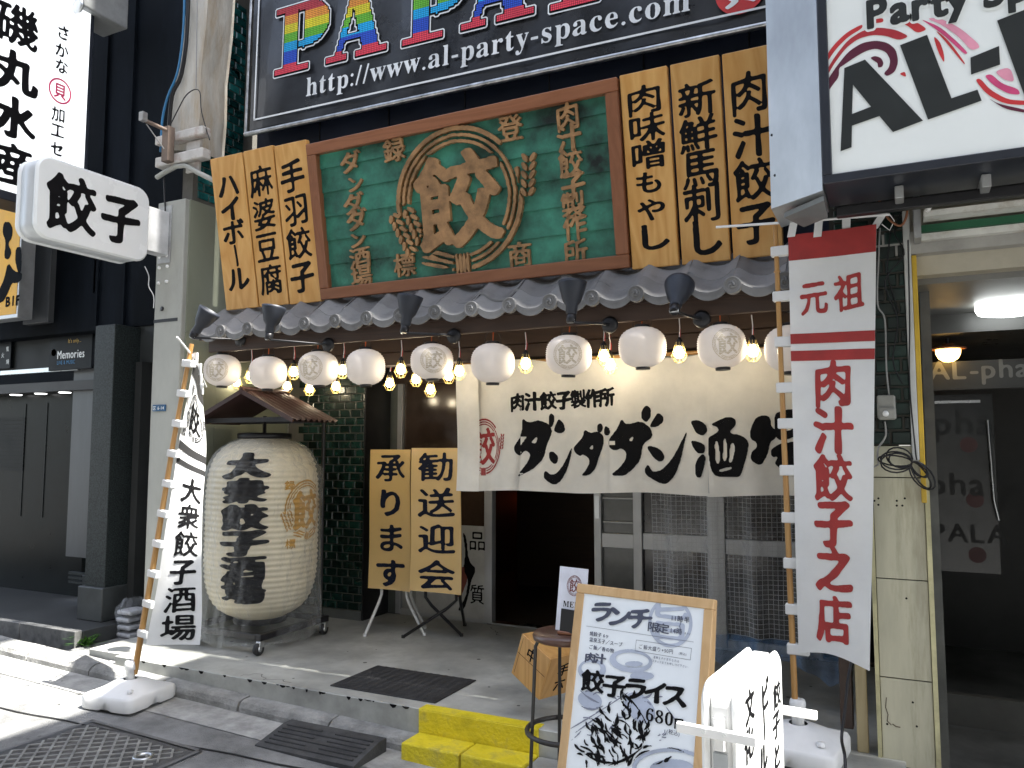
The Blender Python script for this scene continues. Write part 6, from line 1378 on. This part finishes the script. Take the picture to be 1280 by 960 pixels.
# ================================================================== STOOL, MENU STAND, CRATE
xs, ys = -1.215, 2.96; rzs = road_z(xs)
stl = thing('bar_stool', 'brown round stool with a dark wire ring frame behind the lunch board', 'stool', (xs, ys, rzs))
zs_ = PY(712, 797, ys).z
MB().lathe([(0, -.012), (.115, -.012), (.132, -.006), (.136, .008), (.130, .020), (.10, .026), (0, .027)], (xs, ys, zs_), 32).build('seat', pmat('stool_brown', (.10, .05, .035), .35, var=.2, coat=.3), stl)
IRON = pmat('dark_iron', (.06, .058, .055), .45, .6, var=.2)
for k in range(4):
    a = R(215 + 90 * k); MB().tube([(xs + .115 * math.cos(a), ys + .115 * math.sin(a), zs_ - .012), (xs + .125 * math.cos(a), ys + .125 * math.sin(a), zs_ - .03), (xs + .155 * math.cos(a), ys + .155 * math.sin(a), rzs + .005)], .0075, 8).build('leg', IRON, stl)
MB().tube([(xs + .158 * math.cos(2 * math.pi * k / 32), ys + .158 * math.sin(2 * math.pi * k / 32), zs_ - .36) for k in range(33)], .010, 8, caps=False).build('foot_ring', IRON, stl)
mn = thing('menu_stand', 'white menu sheet in a black stand on the brown stool', 'menu', (xs, ys, zs_ + .027))
cM = PY(714, 770, ys - .02); c1m = PY(693, 770, ys); ux_ = Vector((.97, -.22, 0)).normalized()
MP_ = Plane(PY(694, 787, ys - .05), ux_, (.03, .14, .98)); 
mw = .135; mhh = .245
MB(MP_.M()).box((0, 0, -.003), (mw, mhh, .0), .0008).build('sheet', pmat('menu_paper', (.74, .76, .84), .5), mn)
MB(MP_.M()).box((.028, -.004, .001), (mw - .004, .085, .012), .002).build('holder', BLACKM, mn)
MB().box(Vector((MP_(0, 0).x + .02, MP_(0, 0).y - .03, zs_ + .0275)), Vector((MP_(0, 0).x + .13, MP_(0, 0).y + .06, zs_ + .04)), .003).build('foot', BROWNW, mn)
mb = MB(); emblem(mb, mw * .56, mhh * .72, .034, .038, MP_, .0008, 0, 90, wheat=False); mb.build('printed_crest', pmat('print_maroon', (.20, .05, .05), .5), mn)
mb = MB(); it, _ = line_text(bold_serif('MENU'), .028, mhh * .38, .032); letters(mb, it, MP_, 'plain', 40, .0008); mb.build('lettering', INK, mn)
cr = thing('wooden_crate', 'small tilted plywood box marked 中 behind the stool', 'crate', PZ(690, 868, .25))
cpx_ = PY(684, 828, 3.45); S_ = .105
CM = Matrix.Translation(cpx_) @ Matrix.Rotation(R(-24), 4, 'Z') @ Matrix.Rotation(R(22), 4, 'Y')
for nm, a, b in (('side_panel', (-S_, -S_, -S_), (S_, -S_ + .008, S_)), ('side_panel', (-S_, S_ - .008, -S_), (S_, S_, S_)), ('end_panel', (-S_, -S_ + .009, -S_), (-S_ + .008, S_ - .009, S_)), ('end_panel', (S_ - .008, -S_ + .009, -S_), (S_, S_ - .009, S_)), ('bottom_panel', (-S_ + .009, -S_ + .009, -S_), (S_ - .009, S_ - .009, -S_ + .008)), ('lid', (-S_ + .009, -S_ + .009, S_ - .008), (S_ - .009, S_ - .009, S_))):
    MB(CM).box(a, b, .001).build(nm, wood('crate_ply', (.58, .33, .11), (.42, .21, .06), .4, 7.), cr)
cs = framed(CM @ Vector((0, -S_, 0)), CM.to_3x3() @ Vector((1, 0, 0)), CM.to_3x3() @ Vector((0, 0, 1)))
mb = MB(); letters(mb, [('中', -.01, .05, .07, .07)], cs, 'brush', 50, .001); strip(mb, [(-.1, .012), (.1, .012)], .0025, cs, .0008); strip(mb, [(-.088, -.09), (-.088, .09)], .002, cs, .0008)
ce = framed(CM @ Vector((S_, 0, 0)), CM.to_3x3() @ Vector((0, 1, 0)), CM.to_3x3() @ Vector((0, 0, 1))); letters(mb, [('手', 0, .03, .07, .07), ('六', 0, -.04, .07, .07)], ce, 'brush', 50, .001); mb.build('lettering', INK, cr)
# ================================================================== LUNCH BOARD
tl0 = PY(722, 729, 2.80); ux_ = Vector((.984, -.178, 0)); bk = Vector((.178, .984, 0)); up_ = Vector((0, 0, 1)) * math.cos(R(13)) + bk * math.sin(R(13))
BP_ = Plane(tl0, ux_, up_); W2 = BP_.px(893, 749)[0]; HB = tl0.z - road_z(-.9) - .02; HB = HB / math.cos(R(13))
ab = thing('lunch_board', 'wooden framed standing lunch menu board reading ランチ and 680円', 'sign board', (BP_(W2 / 2, -HB).x, BP_(W2 / 2, -HB).y, road_z(-.9)))
bmx = BP_.M(); fw = .034
MB(bmx).box((0, -fw, -.03), (W2, 0, .004), .003).build('frame_rail', LTWOOD, ab); MB(bmx).box((0, -HB, -.03), (W2, -HB + fw, .004), .003).build('frame_rail', LTWOOD, ab)
MB(bmx).box((0, -HB + fw + .0005, -.03), (fw, -fw - .0005, .004), .003).build('frame_stile', LTWOOD, ab); MB(bmx).box((W2 - fw, -HB + fw + .0005, -.03), (W2, -fw - .0005, .004), .003).build('frame_stile', LTWOOD, ab)
MB(bmx).box((fw - .002, -HB + fw - .002, -.012), (W2 - fw + .002, -fw + .002, -.001)).build('poster_sheet', pmat('poster_blueish', (.80, .85, .89), .35, var=.02), ab)
bk2 = Plane(BP_(0, 0, -.032), ux_, Vector((0, 0, 1)) * math.cos(R(9)) + bk * math.sin(R(9)))
for x in (0.01, W2 - .04): MB(bk2.M()).box((x, -HB * 1.0, -.02), (x + .03, -.005, .0), .002).build('rear_leg', LTWOOD, ab)
def bq(x, y): return BP_.px(640 + x / 4, 720 + y / 4)
PG = pmat('print_slate', (.06, .07, .11), .5); PLB = pmat('print_pale', (.42, .47, .58), .5); PMG = pmat('print_grey', (.20, .22, .29), .5)
def glyphs(s, pts, w, h, st, m, off=.0016, N=60, rot=0, name='lettering', slant=0.):
    mb = MB(); it = []
    for ch, p in zip(s, pts): x, y = bq(*p); it.append((ch, x, y, w, h, rot))
    letters(mb, it, BP_, st, N, off); mb.build(name, m, ab)
k4 = (bq(200, 0)[0] - bq(100, 0)[0]) / 100      # metres per quarter pixel on the board
glyphs('旨', ((790, 232),), 150 * k4 * 1.1, .13, 'brush', PLB, .0004, name='pale_emblem'); 
mb = MB(); cx_, cy_ = bq(790, 232); n = 48; vs = []
for i in range(n): vs += [BP_(cx_ + k_ * math.cos(2 * math.pi * i / n), cy_ + k_ * math.sin(2 * math.pi * i / n), .0003) for k_ in (.082, .070)]
mb.add(vs, [(2 * i, 2 * ((i + 1) % n), 2 * ((i + 1) % n) + 1, 2 * i + 1) for i in range(n)]); mb.build('pale_ring', PLB, ab)
STY['pen'] = (.055, .035, .5, .4)
def para(s, p, size, st, m, off=.0016, nm='lettering', N=44, adv=None):
    mb = MB(); x, y = bq(*p); x2, y2 = bq(p[0] + 100, p[1] + 100 * .117); it, _ = line_text(s, x, y, size, adv=adv); letters(mb, it, BP_, st, N, off); mb.build(nm, m, ab)
glyphs('ランチ', ((450, 178), (535, 200), (640, 212)), 112 * k4, .078, 'pen', PG, rot=.05)
glyphs('限定', ((707, 255), (757, 262)), 52 * k4, .035, 'semi', PG)
para('11時半', (793, 221), .0225, 'semi', PG); glyphs('〜', ((842, 243),), 26 * k4, .016, 'semi', PG, rot=1.57); para('14時', (788, 283), .0225, 'semi', PG); para('までに', (862, 290), .0075, 'thin', PG)
mb = MB(); strip(mb, [bq(372, 250), bq(908, 330)], .0012, BP_, .001)
for a, b in (((622, 320), (898, 362)), ((898, 362), (892, 420)), ((892, 420), (616, 374)), ((616, 374), (622, 320))): strip(mb, [bq(*a), bq(*b)], .0012, BP_, .001)
mb.build('ruled_line', PG, ab)
para('焼餃子 6ヶ', (388, 295), .0165, 'semi', PG); para('温泉玉子／スープ', (386, 325), .0165, 'semi', PG); para('ご飯／香の物', (384, 362), .0165, 'semi', PG)
para('ご飯大盛り+50円', (632, 360), .0165, 'thin', PG); para('(税込)', (834, 392), .010, 'thin', PG)
para('温泉玉子が苦手な方は', (706, 410), .0093, 'thin', PMG, N=30); para('スタッフまでお申し付け下さい。', (700, 428), .0088, 'thin', PMG, N=30)
glyphs('肉汁', ((392, 408), (442, 414)), 52 * k4, .036, 'bold', PG)
glyphs('餃子ライス', ((405, 525), (513, 548), (620, 562), (720, 582), (815, 598)), 105 * k4, .078, 'pen', INK, rot=.02, off=.0022)
mb = MB(); x, y = bq(665, 720); it, ex = line_text('\U0001D7D4\U0001D7D6\U0001D7CE', x, y, .056, sx=1.05); letters(mb, it, BP_, 'plain', 50, .0022); 
x, y = bq(835, 738); letters(mb, [('円', x, y, .034, .036)], BP_, 'bold', 50, .0022); mb.build('lettering', INK, ab); para('(税込)', (772, 785), .017, 'thin', PG)
# ink drawing: bowls, dumplings and garnish as brushed shapes
def ellp(cx, cy, a, b, n=28, t=0): return [(cx + a * math.cos(2 * math.pi * k / n) * math.cos(t) - b * math.sin(2 * math.pi * k / n) * math.sin(t), cy + a * math.cos(2 * math.pi * k / n) * math.sin(t) + b * math.sin(2 * math.pi * k / n) * math.cos(t)) for k in range(n)]
def brush(p0, p1, bend, w):   # leaf shaped stroke in board quarter pixels
    A, B = Vector(p0), Vector(p1); d = B - A; nn = Vector((-d.y, d.x)).normalized(); L_, R_ = [], []
    for k in range(9):
        t = k / 8; c = A.lerp(B, t) + nn * bend * math.sin(math.pi * t); hw = w * (math.sin(math.pi * (.08 + .87 * t)) ** .8) * (.7 + .3 * math.sin(7 * t + A.x)); L_.append(c + nn * hw); R_.append(c - nn * hw)
    return [(v.x, v.y) for v in L_ + R_[::-1]]
m1, m2, m3 = MB(), MB(), MB()
def shp(mb, loops, off, h=.0016): flat_poly(mb, [[bq(*p) for p in l] for l in loops], BP_, off, h, 0)
shp(m1, [ellp(595, 425, 108, 58, t=.1), ellp(602, 420, 84, 36, t=.1)], .0008); shp(m1, [ellp(610, 440, 45, 14)], .0008); shp(m1, [ellp(400, 470, 70, 55), ellp(395, 460, 48, 30)], .0008)
shp(m1, [ellp(390, 620, 62, 42, t=.3)], .0009); shp(m1, [ellp(640, 660, 92, 60, t=.8)], .0009); shp(m1, [ellp(650, 500, 60, 22)], .0008); shp(m1, [ellp(790, 960, 190, 100), ellp(790, 962, 168, 84)], .0009); shp(m1, [ellp(800, 960, 110, 44)], .0009)
rr = random.Random(8)
for k in range(26):
    a = rr.uniform(330, 700); b = rr.uniform(560, 800); shp(m2, [brush((a, b), (a + rr.uniform(20, 80), b + rr.uniform(-40, 30)), rr.uniform(-14, 14), rr.uniform(3, 7))], .0012)
for l in (brush((290, 765), (600, 570), 4, 5), brush((295, 800), (560, 620), -4, 4), brush((285, 830), (350, 770), 4, 4), brush((760, 640), (880, 850), -10, 4), brush((330, 560), (450, 640), 10, 6), brush((345, 650), (470, 640), 22, 7)): shp(m2, [l], .0013)
dump = [(560, 575), (600, 620), (650, 700), (680, 780), (640, 830), (560, 870), (440, 950), (340, 940), (335, 860), (360, 790), (440, 700), (520, 610)]
for k in range(92):      # pleats packed into the outline of the pile, rows following the dumpling ridges
    for _ in range(20):
        a, b = rr.uniform(335, 685), rr.uniform(580, 960); t = (b - 580) / 380; l_, r_2 = 560 - 225 * min(1, t * 1.3), 575 + 110 * min(1, t * 1.6) - max(0, t - .6) * 160
        if l_ < a < r_2: break
    ang = rr.gauss(-1.9, .45) + (a - 520) / 260; L_ = rr.uniform(40, 84); shp(m3, [brush((a, b), (a + L_ * math.cos(ang), b + L_ * math.sin(ang)), rr.uniform(-14, 14), rr.uniform(5.5, 11))], .0016 + k * 2e-6)
for l in (brush((340, 850), (430, 950), -26, 8), brush((560, 585), (690, 780), -16, 6), brush((350, 880), (560, 930), 24, 8), brush((470, 950), (680, 830), 20, 8), brush((600, 940), (700, 870), -18, 6), brush((700, 880), (880, 890), -26, 4), brush((760, 930), (800, 900), 0, 12), brush((700, 940), (760, 920), 8, 6)): shp(m3, [l], .0019)
for k in range(9): shp(m2, [brush((705 + rr.uniform(-6, 40), 780 + rr.uniform(-10, 40)), (770 + rr.uniform(-20, 20), 760 + rr.uniform(0, 60)), 10, 3.5)], .0014)
m1.build('pale_wash', PLB, ab); m2.build('grey_brushwork', PMG, ab); m3.build('black_brushwork', INK, ab)
# ================================================================== WHITE LIGHTBOX STAND
Nn = Vector((-.368, 1.98, 0)); ad = Vector((.093, .996, 0)).normalized(); td = Vector((-.9957, .093, 0)); zt5 = .925
wb = thing('white_lightbox_stand', 'sun-bleached white standing lightbox reading 餃子と ビール 文化 at the bottom right', 'sign', (Nn.x, Nn.y, 0))
WB = Matrix(((ad.x, td.x, 0, Nn.x), (ad.y, td.y, 0, Nn.y), (0, 0, 1, 0), (0, 0, 0, 1)))       # local x along the face, y into the box, z up
WP = pmat('lightbox_white', (.80, .81, .80), .4, var=.02); LW, LT = .45, .095
def rbox(x0, x1, y0, y1, z0, z1, r, name, m, n=6, bev=.008):
    P = [(x0, z0), (x1, z0)] + [(x1 - r + r * math.sin(R(90 - 90 * k / n)), z1 - r + r * math.cos(R(90 - 90 * k / n))) for k in range(n + 1)] + [(x0 + r - r * math.sin(R(90 * k / n)), z1 - r + r * math.cos(R(90 * k / n))) for k in range(n + 1)]
    cxm, czm = (x0 + x1) / 2, (z0 + z1) / 2; ins = lambda q, e: (q[0] + (e if q[0] < cxm else -e), q[1] + (e if q[1] < czm else -e))
    N_ = len(P); rings = [(y0, bev), (y0 + bev, 0), (y1 - bev, 0), (y1, bev)]; vs = []
    for y, e in rings: vs += [(ins(q, e)[0], y, ins(q, e)[1]) for q in P]
    mb = MB(WB); mb.add(vs, [(i * N_ + k, i * N_ + (k + 1) % N_, (i + 1) * N_ + (k + 1) % N_, (i + 1) * N_ + k) for i in range(3) for k in range(N_)]); mb.add(vs[:N_], [tuple(range(N_))]); mb.add(vs[-N_:], [tuple(range(N_))]); return mb.build(name, m, wb)
rbox(0, LW, 0, .020, .12, zt5, .05, 'face_panel', WP); rbox(0, LW, LT - .02, LT, .12, zt5, .05, 'back_panel', WP); rbox(.006, LW - .006, .021, LT - .021, .12, zt5 - .006, .05, 'side_casing', PVC)
MB(WB).box((.0, .030, .14), (.0055, LT - .030, zt5 - .16), .002).build('end_recess', pmat('recess_grey', (.34, .36, .37), .5), wb)
MB(WB).box((-.006, .034, zt5 - .155), (.0055, LT - .034, zt5 - .075), .003).build('end_cap', PVC, wb)
zb5 = PY(890, 893, 2.1).z
MB(WB).box((-.022, -.045, zb5 - .014), (-.007, LT + .055, zb5 + .010), .002).build('carry_bar', PVC, wb)
MB(WB).box((LW + .005, -.09, zt5 - .19), (LW + .02, LT + .03, zt5 - .166), .002).build('carry_bar', PVC, wb)
for yy in (.03, .08): MB(WB).lathe([(.005, -.026), (.005, -.022), (0, -.027)], (0, yy, zb5), 8, 'x').build('screw', STEEL, wb)
for x in (.03, LW - .03): MB(WB).tube([(x, LT / 2, .12), (x, LT / 2, .03)], .012, 8).build('post', PVC, wb)
MB(WB).box((-.03, -.08, road_z(-.3) + .006), (LW + .03, LT + .08, .045), .01).build('foot_plate', GALV, wb)
wsf = framed(Nn, ad, (0, 0, 1)); WPl = Plane(Nn, ad, (0, 0, 1)); mb = MB(); it = []
for s, pts, h in (('餃子と', ((971, 868), (970, 905), (971, 944)), .075), ('ビール', ((956, 868), (955, 906), (954, 948)), .085), ('文化', ((937, 882), (936, 930)), .085)):
    for ch, p in zip(s, pts): x, y = WPl.px(*p); it.append((ch, x, y, .088, h, math.pi / 2 if ch == 'ー' else 0))
letters(mb, it, WPl, 'bold', 60, .0012); mb.build('lettering', INK, wb)
# ================================================================== RIGHT HAND CLUTTER
xw = PY(1077, 880, 3.64).x
tag(MB().box((xw - .022, 3.64, .25), (xw + .022, 3.68, 1.9), .003).build('timber_post', wood('pale_post', (.40, .33, .19), (.30, .23, .11), .6, 9.)), 'pale timber post standing behind the red and white banner', 'post')
tag(MB().box((xw - .085, 3.66, .33), (xw - .035, 3.72, 1.9), .003).build('dark_post', DKWOOD), 'dark brown timber post left of the pale post', 'post')
cable('black cord hanging down to the forecourt beside the banner foot', [(1066, 820, 3.45), (1060, 850, 3.42), (1056, 890, 3.38), (1052, 922, 3.34), (1056, 945, 3.25), (1057, 975, 3.2)], .006, 3.4, BLACKM)
cable('thin black wire along the lantern row under the eave', [(262, 425), (340, 422), (460, 412), (600, 408), (720, 400), (850, 392), (990, 388)], .004, 3.69, BLACKM)
